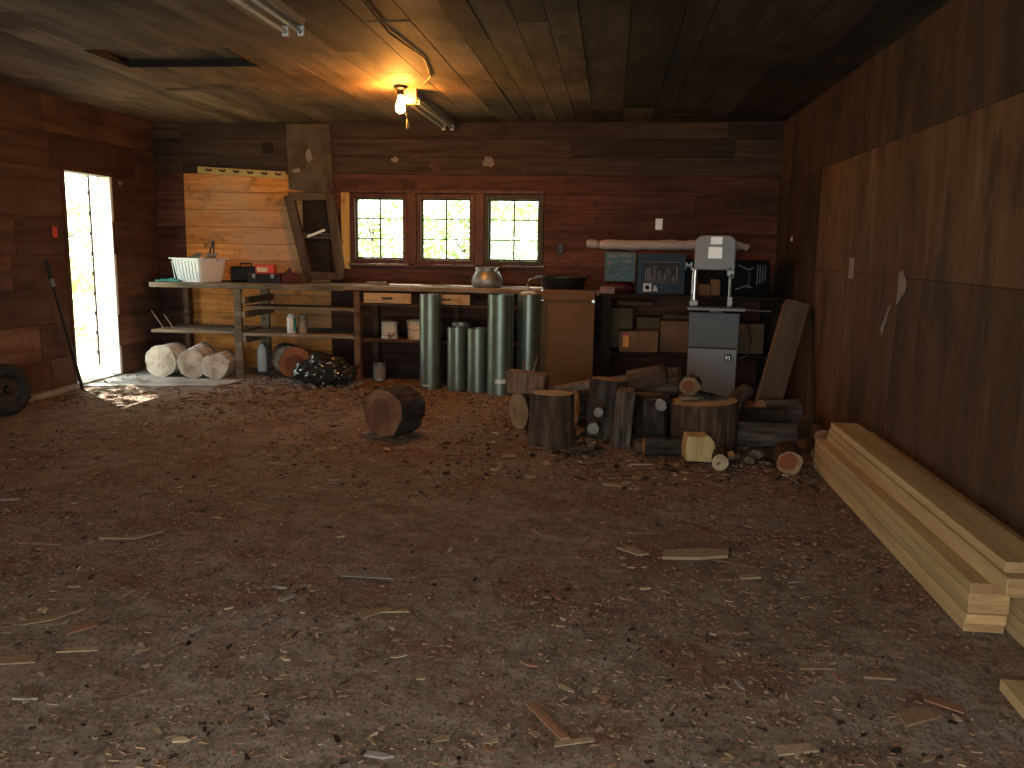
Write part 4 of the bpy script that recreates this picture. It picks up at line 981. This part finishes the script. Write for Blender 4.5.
chunk('firewood', (.735, 5.50, .03), (.75, -.05, .25), .10, .035, 'small yellow split wedge right of the bright split block', 200, 380, 'split_grey', 'split_yellow', 43)
log('branch_piece', (.715, 5.27, .052), (.1, .9, .0), .24, .052, 'thin round with pale end lying in front of the big stump', 'bark_brown', 'end_stump', 44, cat='branch', heart=('heart_red', .18, .2, -.1))
log('branch_piece', (.565, 5.90, .425), (.15, .95, .0), .2, .062, 'short round with reddish end lying on top of the big stump', 'bark_grey', 'end_tan', 45, cat='branch', heart=('heart_red', .6, .15, .1), sx=1.15)
tag(MB().prism([(-.08, -.04), (.03, -.05), (.10, .0), (.04, .05), (-.07, .04)], 0, .02).build('bark_piece', M['split_grey'], loc=(.57, 5.86, .346), rot=(0, 0, .2), bevel=.004), 'flat pale bark piece under the red ended round', 'bark')
tag(MB().prism([(-.12, -.03), (.0, -.06), (.14, -.01), (.02, .05), (-.1, .05)], 0, .03).build('bark_piece', M['bark_dark'], loc=(.70, 5.92, .346), rot=(.05, .12, -.3), bevel=.006), 'dark curled bark piece on top of the big stump', 'bark')
log('log_round', (1.13, 5.24, .075), (.12, .9, .0), .32, .077, 'orange ended log lying in front of the grey logs', 'bark_brown', 'end_tan', 51, heart=('heart_red', .72, .15, .1))
log('log_round', (.86, 6.02, .085), (.98, -.05, .0), .46, .085, 'grey log lying on floor right of the big stump', 'bark_grey', 'end_tan', 52)
log('log_round', (.92, 6.45, .10), (.98, .05, .02), .40, .095, 'dark log lying behind the grey log at foot of the beam', 'bark_dark', 'end_tan', 53)
log('log_round', (1.18, 6.62, .12), (.9, .3, .0), .30, .11, 'dim grey round behind the lumber end near the right wall', 'bark_grey', 'end_tan', 54)
log('log_round', (.92, 6.30, .235), (.45, .8, .25), .26, .065, 'short grey branch on the dark log at foot of the beam', 'bark_grey', 'end_branch', 55)
log('log_round', (1.41, 5.62, .16), (.1, .9, -.02), .25, .055, 'brown ended round lying right behind the lumber stack', 'bark_brown', 'end_rust', 56)
log('log_round', (1.39, 5.60, .052), (.1, .9, 0), .3, .052, 'dark round on the floor under the brown ended round', 'bark_dark', 'end_tan', 57)
for k, (x, y, s, lb) in enumerate(((.93, 5.50, .035, 'pale stone-like chunk between the big stump and the orange ended log'), (.87, 5.62, .028, 'small grey chunk right of the big stump'), (1.0, 5.66, .045, 'grey chunk in front of the grey log'))):
    mb = MB(); bmesh.ops.create_icosphere(mb.bm, subdivisions=3, radius=s)
    for v in mb.bm.verts: v.co *= 1 + .35 * noise.noise(v.co * 30 + Vector((k, 0, 0))); v.co.z *= .75
    tag(mb.build('wood_chunk', M['split_grey'], loc=(x, y, s * .6), smooth=False), lb, 'chunk')

# ------------------------------------------------------------------ LUMBER STACK by the right wall
def board(x0, x1, y0, y1, z0, z1, label, rz=0, tone=None):
    cx, cy = (x0 + x1) / 2, (y0 + y1) / 2
    e = empty('lumber_board', (cx, cy, z0), rz, label, 'board', 'new boards stacked along the right wall')
    w, l, h = (x1 - x0) / 2, (y1 - y0) / 2, z1 - z0
    t = rnd.random() if tone is None else tone
    MB().box(-w, w, -l, l, 0, h, t).build('board', M['lumber'], e, bevel=.003)
    for s in (-1, 1):
        MB().box(-w + .003, w - .003, s * l - .001 if s > 0 else -l - .0012, s * l + .0012 if s > 0 else -l + .001, .003, h - .003, rnd.random()).build('end_grain', M['lumber_end'], e)
    return e
th = .038; names = ['bottom', 'second lowest', 'third', 'fourth', 'top']
for k in range(5):
    off = rnd.uniform(-.012, .012); sh = rnd.uniform(-.008, .008)
    board(1.315 + sh, 1.455 + sh, 3.06 + off * (1 if k else 2), 5.42 + off, .004 + k * (th + .002), .004 + k * (th + .002) + th, names[k] + ' board of the front column in the lumber stack')
for k in range(5):
    off = rnd.uniform(-.04, .04)
    board(1.475, 1.615, 2.35 + off, 5.30 + off, .004 + k * (th + .002), .004 + k * (th + .002) + th, names[k] + ' board of the rear column in the lumber stack, against the wall')
z = .004 + 5 * (th + .002)
board(1.372, 1.512, 2.93, 5.36, z, z + th, 'lowest of the upper boards overhanging the front column of lumber', .004)
board(1.368, 1.552, 2.90, 5.34, z + th + .002, z + 2 * th + .002, 'wide second upper front board of the lumber stack, under the uppermost', -.004)
board(1.376, 1.535, 2.95, 5.33, z + 2 * (th + .002), z + 2 * (th + .002) + th, 'uppermost front board of the lumber stack, set slightly back', -.002)
board(1.518, 1.61, 2.5, 5.30, z, z + th, 'narrow board on the rear column, tight to the wall')
board(1.556, 1.62, 2.55, 5.28, z + th + .002, z + 2 * th + .002, 'narrow topmost board against the wall')
board(1.235, 1.375, .9, 2.66, .002, .040, 'loose board on the floor at lower right corner', -.03)

# ------------------------------------------------------------------ things at the left wall
wl = empty('wheel', (-4.72, 5.92, .175), 0, 'small dark rubber wheel lying against the left wall', 'wheel', None, axis_m((-4.69, 6.02, .20), (1, -.35, .10)) @ Matrix.Scale(1.12, 4))
prof = []
for k in range(20):
    a = 2 * math.pi * k / 20; prof.append((.130 + .050 * math.cos(a), .055 + .055 * math.sin(a)))
MB().lathe(prof, 40, close=True).build('tyre', M['black_rubber'], wl, smooth=True)
tr = MB()
for k in range(28):
    a = 2 * math.pi * k / 28; tr.box(.165, .1815, -.012, .012, .03, .08, Mx=Matrix.Rotation(a, 4, 'Z'))
tr.build('tread', M['black_rubber'], wl)
MB().lathe([(0, .05), (.03, .05), (.035, .085), (.06, .075), (.095, .085), (.10, .095), (.10, .02), (0, .02)], 32).build('rim', M['rim'], wl, smooth=True)
MB().lathe([(0, .02), (.022, .02), (.022, .105), (.014, .11), (0, .11)], 20).build('hub', M['iron'], wl, smooth=True)

e = empty('long_handled_tool', (0, 0, 0), 0, 'long dark handled tool leaning on the left wall beside the doorway', 'tool')
pA, pB = Vector((-4.82, 7.25, .0)), Vector((-4.905, 6.98, 1.19))
q = lambda t: tuple(pA.lerp(pB, t))
MB().tube([q(0), q(.3), q(.6), q(.9)], [.016, .015, .014, .013], 12).build('shaft', M['iron'], e, smooth=True)
MB().tube([q(.80), q(.86)], .0165, 12).build('ferrule', M['steel'], e, smooth=True)
MB().tube([q(.86), q(.95), q(1.0)], [.020, .020, .017], 12).build('grip', M['black_rubber'], e, smooth=True)
e = empty('hanging_tag', (XL + .004, 7.18, 1.43), 0, 'small red tag pinned on the left wall near the doorway', 'tag')
MB().box(0, .012, -.03, .03, -.05, .05).build('plate', M['red_tag'], e, bevel=.006)
MB().tube([(0, 0, .035), (.018, 0, .036)], .005).build('pin', M['iron'], e, smooth=True)
tag(MB().prism([(-.02, -.035), (.018, -.03), (.012, .035), (-.016, .03)], 0, .004, T(XL + .002, 8.27, 1.93) @ Matrix.Rotation(R(90), 4, 'Y')).build('paper_scrap', M['paper']), 'pale scrap pinned right of the doorway top', 'paper')

# ------------------------------------------------------------------ back wall fixtures
e = empty('tool_rack', (-3.955, D, 2.10), R(0), 'yellowed tool rack strip with dark hooks above the golden boards', 'rack')
e.rotation_euler = (0, R(3.0), 0)
MB().box(-.49, .49, -.022, 0, -.035, .035).build('strip', M['rack_strip'], e, bevel=.003)
for k in range(6):
    x = -.36 + k * .155
    MB().tube([(x - .035, -.022, .012), (x - .012, -.045, .0), (x + .02, -.048, -.002), (x + .035, -.046, .012)], .009, 8).build('hook', M['iron'], e, smooth=True)
MB().box(-.05, .05, -.03, 0, -.06, .06)
tag(MB().box(-.055, .055, -.02, 0, -.055, .055).build('wall_block', M['soot_dark'], loc=(-3.66, D, 2.35), bevel=.004), 'small dark square block on the boards above the tool rack', 'block')

e = empty('wall_panel', (0, 0, 0), 0, 'grey weathered panel with peeled paper high left of the windows', 'panel')
MB().prism([(-3.43, 1.93), (-3.45, 2.60), (-2.98, 2.60), (-2.94, 1.88), (-3.2, 1.90)], -.01, .012, T(0, D - .012, 0) @ Matrix.Rotation(R(90), 4, 'X'), .6).build('board', M['panel_grey'], e, bevel=.003)
rr = random.Random(12); mtl = ('paper_dark', 'paper', 'paper_dark', 'paper_dark', 'paper')
for k, (cx, cz, w, h) in enumerate(((-3.26, 2.36, .12, .13), (-3.20, 2.27, .09, .15), (-3.30, 2.20, .16, .14), (-3.13, 2.25, .08, .12), (-3.34, 2.12, .12, .05))):
    pl = [(cx + w / 2 * math.cos(a) * rr.uniform(.6, 1.1), cz + h / 2 * math.sin(a) * rr.uniform(.6, 1.1)) for a in [R(36 * i) for i in range(10)]]
    MB().prism(pl, .0, .003 + .002 * k, T(0, D - .024, 0) @ Matrix.Rotation(R(90), 4, 'X'), rr.random()).build('peeled_paper', M[mtl[k]], e)

e = empty('leaning_frame', (0, 0, 0), 0, 'crooked grey wooden frame standing on bench left of the windows', 'frame')
yf = 8.83
def slat(name, a, b, w, d=.05, t=.5, yy=yf, m='panel_frame'):
    MB().bar((a[0], yy, a[1]), (b[0], yy, b[1]), d, w, t, up=(0, 0, 1) if abs(a[0] - b[0]) > abs(a[1] - b[1]) else (1, 0, 0)).build(name, M[m], e, bevel=.004)
# uprights: bar() width axis lies in y, height axis in x
slat('stile', (-3.40, 1.86), (-3.20, 1.00), .10, .06, .4)
slat('stile', (-2.955, 1.88), (-2.845, 1.00), .09, .06, .3)
slat('rail', (-3.40, 1.845), (-2.93, 1.85), .075, .055, .6)
slat('rail', (-3.26, 1.03), (-2.83, 1.02), .08, .055, .3)
MB().bar((-3.27, yf + .045, 1.44), (-2.98, yf + .045, 1.44), .01, .80, .2, up=(0, 0, 1)).build('backing', M['soot_dark'], e)
slat('rail', (-3.31, 1.43), (-2.93, 1.43), .035, .04, .2)
e2 = empty('metal_rod', (0, 0, 0), 0, 'thin metal rod lying across the crooked frame', 'rod')
MB().tube([(-3.24, yf - .04, 1.462), (-2.93, yf - .04, 1.462)], .008, 8).build('rod', M['steel'], e2, smooth=True)
o = MB().bar((-3.19, yf - .045, 1.432), (-3.00, yf - .045, 1.505), .018, .026).build('white_stick', M['tin_white'], bevel=.003)
tag(o, 'short white stick wedged across the crooked frame', 'stick')
tag(MB().box(-.12, .12, -.08, .08, 0, .07).box(-.09, .10, -.06, .06, .07, .10).build('wood_block', M['panel_frame'], loc=(-3.27, 8.66, BZ), bevel=.006), 'grey block on bench at foot of the crooked frame', 'block')
# papers stuck on the wall above the windows
for k, (x, z, w, h, lb) in enumerate(((-2.28, 2.24, .08, .075, 'small pale paper scrap above left window'), (-2.03, 2.27, .13, .07, 'dim paper scrap above the gap between left and middle windows'), (-1.85, 2.18, .16, .15, 'larger triangular paper scrap above the middle window'), (-1.30, 2.22, .16, .14, 'torn pale paper scrap above the right window'))):
    pl = [(w / 2 * math.cos(R(30 * i)) * rr.uniform(.5, 1.15), h / 2 * math.sin(R(30 * i)) * rr.uniform(.45, 1.15)) for i in range(12)]
    tag(MB().prism(pl, 0, .004, T(x, D - .002, z) @ Matrix.Rotation(R(90), 4, 'X'), rnd.random()).build('paper_scrap', M['paper_dark' if k in (1, 2) else 'paper']), lb, 'paper')
def outlet(x, z, m, label, dark=False):
    e = empty('wall_outlet', (x, D, z), 0, label, 'outlet')
    MB().box(-.036, .036, -.012, 0, -.057, .057).build('cover_plate', M[m], e, bevel=.004)
    for zz in (-.024, .024): MB().box(-.014, .014, -.0145, -.012, zz - .013, zz + .013).build('socket', M['black_plastic' if dark else 'sticker'], e, bevel=.002)
outlet(.47, 1.61, 'white_plate', 'white outlet plate on the back wall above the plastic roll')
outlet(-.53, 1.35, 'iron', 'dark outlet box on the back wall right of the windows', True)
# right wall scraps
def wall_scrap(y, z, poly, m, label, cat='paper'):
    tag(MB().prism([(-a * 1.9, b) for a, b in poly], 0, .004, T(XR - .001, y, z) @ Matrix.Rotation(R(-90), 4, 'Z') @ Matrix.Rotation(R(90), 4, 'X'), .6).build('paper_scrap', M[m]), label, cat)
wall_scrap(6.15, 1.25, [(-.03, -.07), (.03, -.07), (.03, .07), (-.03, .07)], 'paper', 'narrow upright pale strip on the right wall')
wall_scrap(5.09, 1.16, [(.035, -.10), (-.03, -.02), (-.04, .04), (0, .10), (.035, .09), (.03, .0)], 'paper', 'torn pale paper scrap on the right wall, beside the upright strip')
wall_scrap(5.32, .96, [(.03, -.10), (.045, -.06), (-.02, .09), (-.035, .09), (.01, -.04)], 'paper', 'thin torn strip low on the right wall above the lumber end')
wall_scrap(8.21, 1.47, [(-.02, -.02), (.02, -.02), (.02, .02), (-.02, .02)], 'white_plate', 'tiny white spot near the right back corner')
wall_scrap(3.98, 1.02, [(-.012, -.06), (.012, -.06), (.008, .06), (-.008, .06)], 'paper_dark', 'faint thin strip on the right wall above the lumber')

# ------------------------------------------------------------------ ceiling fixtures
BX, BY = -1.72, 6.93
lamp = empty('ceiling_bulb_light', (BX, BY, H), 0, 'lit bare bulb in a ceiling socket with pull string', 'light')
MB().lathe([(0, -.002), (.055, -.002), (.055, -.02), (.045, -.032), (.030, -.036), (.026, -.075), (.020, -.08), (0, -.08)], 32).build('lamp_socket', M['iron'], lamp, smooth=True)
MB().lathe([(.0, -.08), (.016, -.08), (.019, -.105), (.036, -.15), (.040, -.172), (.034, -.198), (.016, -.213), (0, -.216)], 24).build('bulb', M['bulb_glow'], lamp, smooth=True)
MB().tube([(.035, -.03, -.03), (.04, -.04, -.12), (.052, -.045, -.21), (.068, -.045, -.27)], .0025, 6).build('pull_string', M['string'], lamp, smooth=True)
MB().lathe([(0, -.345), (.012, -.338), (.017, -.32), (.010, -.285), (.004, -.27), (0, -.27)], 16, T(.068, -.045, 0)).build('string_pull', M['string'], lamp, smooth=True)
e = empty('junction_box', (BX + .045, BY + .13, H), 0, 'cream junction box on the ceiling right behind the bulb', 'junction box')
MB().box(-.075, .055, -.03, .03, -.125, 0).build('box', M['porcelain'], e, bevel=.006)
MB().box(-.08, .06, -.036, -.03, -.12, -.006).build('cover', M['porcelain'], e, bevel=.003)
def strip(y0, y1, x, label, z=H):
    e = empty('strip_light', (x, 0, z), 0, label, 'strip light', 'unlit fluorescent strip lights')
    MB().prism([(-.07, 0), (.07, 0), (.055, -.045), (-.055, -.045)], 0, y1 - y0, T(0, y1, 0) @ Matrix.Rotation(R(90), 4, 'X')).build('housing', M['strip_housing'], e, bevel=.003)
    for s in (-.045, .045):
        MB().tube([(s, y0 + .03, -.075), (s, y1 - .03, -.075)], .014, 14).build('tube', M['tube_glass'], e, smooth=True)
        for yy in (y0, y1 - .03): MB().box(s - .018, s + .018, yy, yy + .03, -.095, -.04).build('tube_holder', M['tin_white'], e, bevel=.003)
strip(7.25, 8.85, -1.70, 'unlit double fluorescent strip light between the bulb and the back wall')
strip(2.55, 4.93, -1.84, 'unlit double fluorescent strip light at the top edge, nearest the camera')
o = MB().tube([(-1.32, 4.4, H - .012), (-1.36, 5.2, H - .014), (-1.30, 5.9, H - .012), (-1.38, 6.5, H - .014), (-1.55, 6.92, H - .012)], .006, 8).build('ceiling_cable', M['cable'], smooth=True)
tag(o, 'dark cable running along the ceiling planks to the bulb', 'cable')

# ------------------------------------------------------------------ floor litter
def chip_mesh(poly, th, bend=0, m=None, name='wood_chip', tone=.5):
    mb = MB(); mb.prism(poly, 0, th, tone=tone)
    if bend:
        for v in mb.bm.verts: v.co.z += bend * v.co.x ** 2
    bmesh.ops.recalc_face_normals(mb.bm, faces=mb.bm.faces)
    me = bpy.data.meshes.new(name); mb.bm.to_mesh(me); mb.bm.free(); me.materials.append(m)
    return me
def put_chip(me, x, y, rz, label, s=1, name='wood_chip', group=None, tilt=0, cat='wood chip'):
    o = bpy.data.objects.new(name, me); COL.objects.link(o)
    o.location = (x, y, floor_z(x, y) + .003); o.rotation_euler = (tilt, 0, rz); o.scale = (s, s, s)
    tag(o, label, cat, group); return o
big = [
 ([(-.16, -.04), (.0, -.055), (.14, -.04), (.17, .03), (.08, .06), (-.13, .05)], .03, 'chip_pale', 0.42, 3.76, .22, 'biggest yellow wood slab on open floor near the lumber', 'wood_slab'),
 ([(-.11, -.03), (.11, -.03), (.06, .035), (-.03, .05), (-.10, .01)], .008, 'chip_grey', -0.96, 3.28, 0, 'flat grey shingle piece in the middle of the floor', 'shingle_piece'),
 ([(-.13, -.03), (.02, -.01), (.12, .05), (.13, .06), (.0, .02), (-.12, -.005)], .015, 'chip_tan', -2.17, 3.55, .2, 'bent tan stick-like splinter on the left of the floor', 'splinter'),
 ([(-.11, -.012), (.11, -.012), (.10, .014), (-.10, .012)], .012, 'chip_tan', -2.53, 3.43, .05, 'long tan splinter near left edge, left of the bent splinter', 'splinter'),
 ([(-.10, -.02), (.0, -.03), (.11, .0), (.02, .02), (-.09, .018)], .01, 'chip_tan', -1.99, 2.72, .75, 'tan wood chip at left, tilted toward the doorway', 'wood_chip'),
 ([(-.05, -.02), (.05, -.02), (.06, .02), (-.04, .025)], .012, 'chip_orange', -1.83, 2.65, .9, 'orange bark chip at left front', 'wood_chip'),
 ([(-.07, -.015), (.06, -.02), (.07, .012), (-.05, .02)], .008, 'chip_pale', -1.74, 2.51, .3, 'pale chip just in front of the orange bark chip', 'wood_chip'),
 ([(-.08, -.03), (.07, -.02), (.06, .03), (-.07, .025)], .012, 'chip_tan', -1.90, 2.41, .2, 'broad tan chip at lower left edge', 'wood_chip'),
 ([(-.06, -.025), (.07, -.01), (.05, .02), (-.05, .03)], .015, 'chip_tan', -0.84, 2.93, .8, 'tan chip in front of the grey shingle', 'wood_chip'),
 ([(-.05, -.012), (.06, -.015), (.05, .012)], .01, 'chip_pale', -0.77, 2.95, .2, 'narrow tan chip right of the chip before the shingle', 'wood_chip'),
 ([(-.11, -.014), (.10, -.02), (.11, .006), (-.10, .016)], .012, 'chip_orange', -0.14, 2.28, -.95, 'long orange bark strip at front centre', 'bark_strip'),
 ([(-.06, -.012), (.06, -.01), (.06, .01), (-.05, .012)], .008, 'chip_pale', -0.06, 2.19, .35, 'pale splinter beside the orange bark strip', 'splinter'),
 ([(-.07, -.03), (.06, -.03), (.08, .02), (-.02, .035)], .014, 'chip_pale', 0.14, 3.77, -.7, 'leaf shaped pale chip left of the yellow wood slab', 'wood_chip'),
 ([(-.06, -.012), (.07, -.012), (.06, .012)], .01, 'chip_tan', 0.18, 4.03, .05, 'narrow tan chip behind the leaf shaped chip', 'wood_chip'),
 ([(-.10, -.006), (.10, -.006), (.10, .005), (-.10, .006)], .007, 'chip_orange', 0.58, 3.69, -.35, 'thin splinter pointing from the yellow wood slab', 'splinter'),
 ([(-.04, -.02), (.05, -.02), (.03, .025), (-.03, .02)], .02, 'chip_pale', 0.62, 3.53, .3, 'small pinkish chip in front of the thin splinter', 'wood_chip'),
 ([(-.06, -.014), (.06, -.01), (.055, .012), (-.05, .014)], .01, 'chip_tan', 0.72, 2.73, .1, 'tan chip between slab and lower right corner', 'wood_chip'),
 ([(-.045, -.02), (.05, -.02), (.02, .03)], .015, 'chip_tan', 0.90, 2.69, .0, 'triangular chip before the lumber end', 'wood_chip'),
 ([(-.09, -.03), (.05, -.03), (.08, .01), (.0, .04), (-.06, .03)], .016, 'chip_tan', 0.96, 2.47, .5, 'wide tan chip near lower right corner', 'wood_chip'),
 ([(-.06, -.015), (.05, -.015), (.05, .015), (-.05, .02)], .014, 'chip_orange', 1.06, 2.54, -.6, 'orange chip beside the wide tan chip', 'wood_chip'),
 ([(-.06, -.02), (.06, -.02), (.05, .02), (-.05, .02)], .014, 'chip_pale', 0.55, 2.24, .3, 'pale chip at bottom edge right of centre', 'wood_chip'),
 ([(-.09, -.02), (.06, -.03), (.09, .0), (.0, .03)], .014, 'chip_tan', -3.61, 6.58, .2, 'sunlit chip near the light patch by the doorway', 'wood_chip'),
 ([(-.05, -.03), (.05, -.03), (.06, .02), (-.03, .04)], .02, 'chip_pale', -0.64, 5.44, .4, 'whitish curled chip between the lone round and the pile', 'wood_chip'),
 ([(-.08, -.02), (.08, -.02), (.06, .02), (-.06, .03)], .018, 'chip_pale', 0.23, 5.35, .2, 'whitish splintered chip in front of the wood pile', 'wood_chip'),
 ([(-.07, -.02), (.06, -.03), (.08, .02), (-.04, .03)], .018, 'chip_pale', 0.05, 4.85, -.2, 'pale chip in front of the grey split log', 'wood_chip'),
 ([(-.04, -.03), (.04, -.03), (.03, .03), (-.03, .03)], .02, 'chip_tan', -1.38, 5.54, .2, 'yellow leaf-like chip in front of the lone round', 'wood_chip'),
]
for (pl, th_, mk, x, y, rz, lb, nm) in big:
    put_chip(chip_mesh(pl, th_ * .45, rnd.uniform(-.3, .8), M[mk], nm), x, y, rz, lb, name=nm, cat='splinter' if nm == 'splinter' else 'wood chip')
# medium chips: individual copies of a few shapes
shapes = []
for mk in ('chip_pale', 'chip_tan', 'chip_orange', 'chip_tan', 'chip_pale', 'chip_grey'):
    l = rnd.uniform(.03, .055); w = rnd.uniform(.007, .016)
    pl = [(-l, -w * rnd.uniform(.4, 1)), (l * rnd.uniform(.2, .7), -w), (l, w * rnd.uniform(-.4, .4)), (l * rnd.uniform(-.2, .5), w), (-l * .9, w * rnd.uniform(.4, 1))]
    shapes.append(chip_mesh(pl, rnd.uniform(.004, .010), rnd.uniform(-1, 4), M[mk], 'wood_chip', rnd.random()))
n = 0
while n < 170:
    y = 1.9 + 6.0 * rnd.random() ** 1.6; xm = -.80 * y
    x = rnd.uniform(max(XL + .1, xm), min(1.28, .55 * y))
    if x > 1.2 and y > 2.3: continue
    if -.9 < x < 1.3 and y > 5.0: continue
    put_chip(shapes[n % 6], x, y, rnd.uniform(0, 6.28), 'small loose wood chip scattered in the dirt floor litter', rnd.uniform(.3, .85), group='small wood chips in the floor litter', tilt=rnd.uniform(-.15, .15))
    n += 1
# fine litter nobody could count
mats_l = [M['chip_pale'], M['chip_tan'], M['chip_orange'], M['soot_dark'], M['split_brown']]
mb = MB(); n = 0
while n < 24000:
    y = .9 + 7.6 * rnd.random() ** 1.15; x = rnd.uniform(max(XL + .03, -.86 * y - .1), min(XR - .03, .56 * y + .2))
    dn = noise.noise(Vector((x * .9, y * .9, 12))) + .45 * noise.noise(Vector((x * 3, y * 3, 2)))
    if dn < rnd.uniform(-.6, .5): continue
    l = (.0035 + .015 * rnd.random() ** 3.5) * (1 if y < 3.5 else 1 + .35 * (y - 3.5)); w = l * rnd.uniform(.2, .6); a = rnd.uniform(0, 6.28); h = rnd.uniform(.001, .005)
    Mx = T(x, y, floor_z(x, y) + .002) @ Matrix.Rotation(a, 4, 'Z') @ Matrix.Rotation(rnd.uniform(-.5, .5), 4, 'X') @ Matrix.Rotation(rnd.uniform(-.3, .3), 4, 'Y')
    mi = rnd.choices(range(5), (1.2, 3, 1.6, 2, 5))[0]
    mb.prism([(-l, -w), (l * .6, -w * .9), (l, .2 * w), (-l * .7, w)], 0, h, Mx, rnd.random(), mi); n += 1
n = 0
while n < 550:   # coarser crumbs of bark round the wood pile
    x, y = rnd.uniform(-1.0, 1.3), rnd.uniform(4.9, 6.4)
    l = .008 + .028 * rnd.random() ** 2; w = l * rnd.uniform(.3, .7)
    Mx = T(x, y, floor_z(x, y) + .003) @ Matrix.Rotation(rnd.uniform(0, 6.28), 4, 'Z') @ Matrix.Rotation(rnd.uniform(-.5, .5), 4, 'X')
    mb.prism([(-l, -w), (l * .6, -w * .9), (l, .2 * w), (-l * .7, w)], 0, rnd.uniform(.003, .012), Mx, rnd.random(), rnd.choices(range(5), (2, 2, .5, 4, 4))[0]); n += 1
lit = mb.build('wood_litter', mats_l); tag(lit, 'fine brown bark and wood litter spread over the dirt floor', 'litter'); lit['kind'] = 'stuff'
# pale sawdust drift in front of the pipes
mb = MB(); n = 0
while n < 1500:
    x, y = rnd.gauss(-1.15, .35), rnd.gauss(7.2, .32)
    if y > 7.75: continue
    l = .005 + .018 * rnd.random() ** 2
    Mx = T(x, y, floor_z(x, y) + .002) @ Matrix.Rotation(rnd.uniform(0, 6.28), 4, 'Z') @ Matrix.Rotation(rnd.uniform(-.4, .4), 4, 'X')
    mb.prism([(-l, -l * .4), (l, -l * .3), (l * .5, l * .4), (-l * .6, l * .4)], 0, .004, Mx, rnd.random()); n += 1
o = mb.build('wood_shavings', M['chip_pale']); tag(o, 'drift of tan wood shavings on the floor in front of the pipes', 'shavings'); o['kind'] = 'stuff'
# rubble along the bench foot by the bag
mb = MB(); n = 0
while n < 500:
    x, y = rnd.uniform(-3.55, -2.4), rnd.gauss(8.0, .12)
    l = .006 + .02 * rnd.random() ** 2
    Mx = T(x, y, .006) @ Matrix.Rotation(rnd.uniform(0, 6.28), 4, 'Z') @ Matrix.Rotation(rnd.uniform(-.6, .6), 4, 'X')
    mb.prism([(-l, -l * .6), (l, -l * .5), (l * .5, l * .6), (-l * .6, l * .6)], 0, l * .6, Mx, rnd.random()); n += 1
o = mb.build('rubble', M['chip_grey']); tag(o, 'grey crumbs and rubble along the floor at the bench foot', 'rubble'); o['kind'] = 'stuff'

# ------------------------------------------------------------------ LIGHT
w = bpy.data.worlds.new('sky'); sc.world = w; w.use_nodes = True
bg = w.node_tree.nodes['Background']; bg.inputs[0].default_value = (.93, 1.0, .97, 1); bg.inputs[1].default_value = 6.5
sun = bpy.data.lights.new('sun', 'SUN'); sun.energy = 24.0; sun.angle = R(.6); sun.color = (1, .95, .86)
so = bpy.data.objects.new('sun', sun); COL.objects.link(so)
sd = Vector((1.0, -.92, -1.75)).normalized()
so.rotation_euler = sd.to_track_quat('-Z', 'Y').to_euler()
# camera flash
fl = bpy.data.lights.new('flash', 'POINT'); fl.energy = 60; fl.color = (1, .93, .84); fl.shadow_soft_size = .03
fo = bpy.data.objects.new('flash', fl); COL.objects.link(fo); fo.location = (-.05, -.02, EYE + .09)
# sky portals in the openings
def portal(loc, rot, sx, sy):
    l = bpy.data.lights.new('portal', 'AREA'); l.shape = 'RECTANGLE'; l.size = sx; l.size_y = sy; l.cycles.is_portal = True
    o = bpy.data.objects.new('sky_portal', l); COL.objects.link(o); o.location = loc; o.rotation_euler = rot
portal(((GO[0] + GO[1]) / 2, YF - .13, GO[2] / 2), (R(90), 0, 0), GO[1] - GO[0], GO[2])
portal((XL - .15, (DY0 + DY1) / 2, DZ / 2), (R(90), 0, R(-90)), DY1 - DY0, DZ)
for x in WX: portal((x + WW / 2, D + .12, (WZ0 + WZ1) / 2), (R(-90), 0, 0), WW, WZ1 - WZ0)

# ------------------------------------------------------------------ CAMERA
cy, sy_ = math.cos(YAW), math.sin(YAW); cp, sp_ = math.cos(PITCH), math.sin(PITCH)
fw = Vector((-sy_ * cp, cy * cp, -sp_)); rt0 = Vector((cy, sy_, 0)); up0 = rt0.cross(fw)
rt = rt0 * math.cos(ROLL) + up0 * math.sin(ROLL); up = up0 * math.cos(ROLL) - rt0 * math.sin(ROLL)
cam = bpy.data.cameras.new('camera'); cam.sensor_width = 36; cam.lens = FOC / 1024 * 36; cam.clip_start = .02; cam.clip_end = 300
co = bpy.data.objects.new('camera', cam); COL.objects.link(co)
co.matrix_world = Matrix(((rt.x, up.x, -fw.x, 0), (rt.y, up.y, -fw.y, 0), (rt.z, up.z, -fw.z, EYE), (0, 0, 0, 1)))
sc.camera = co
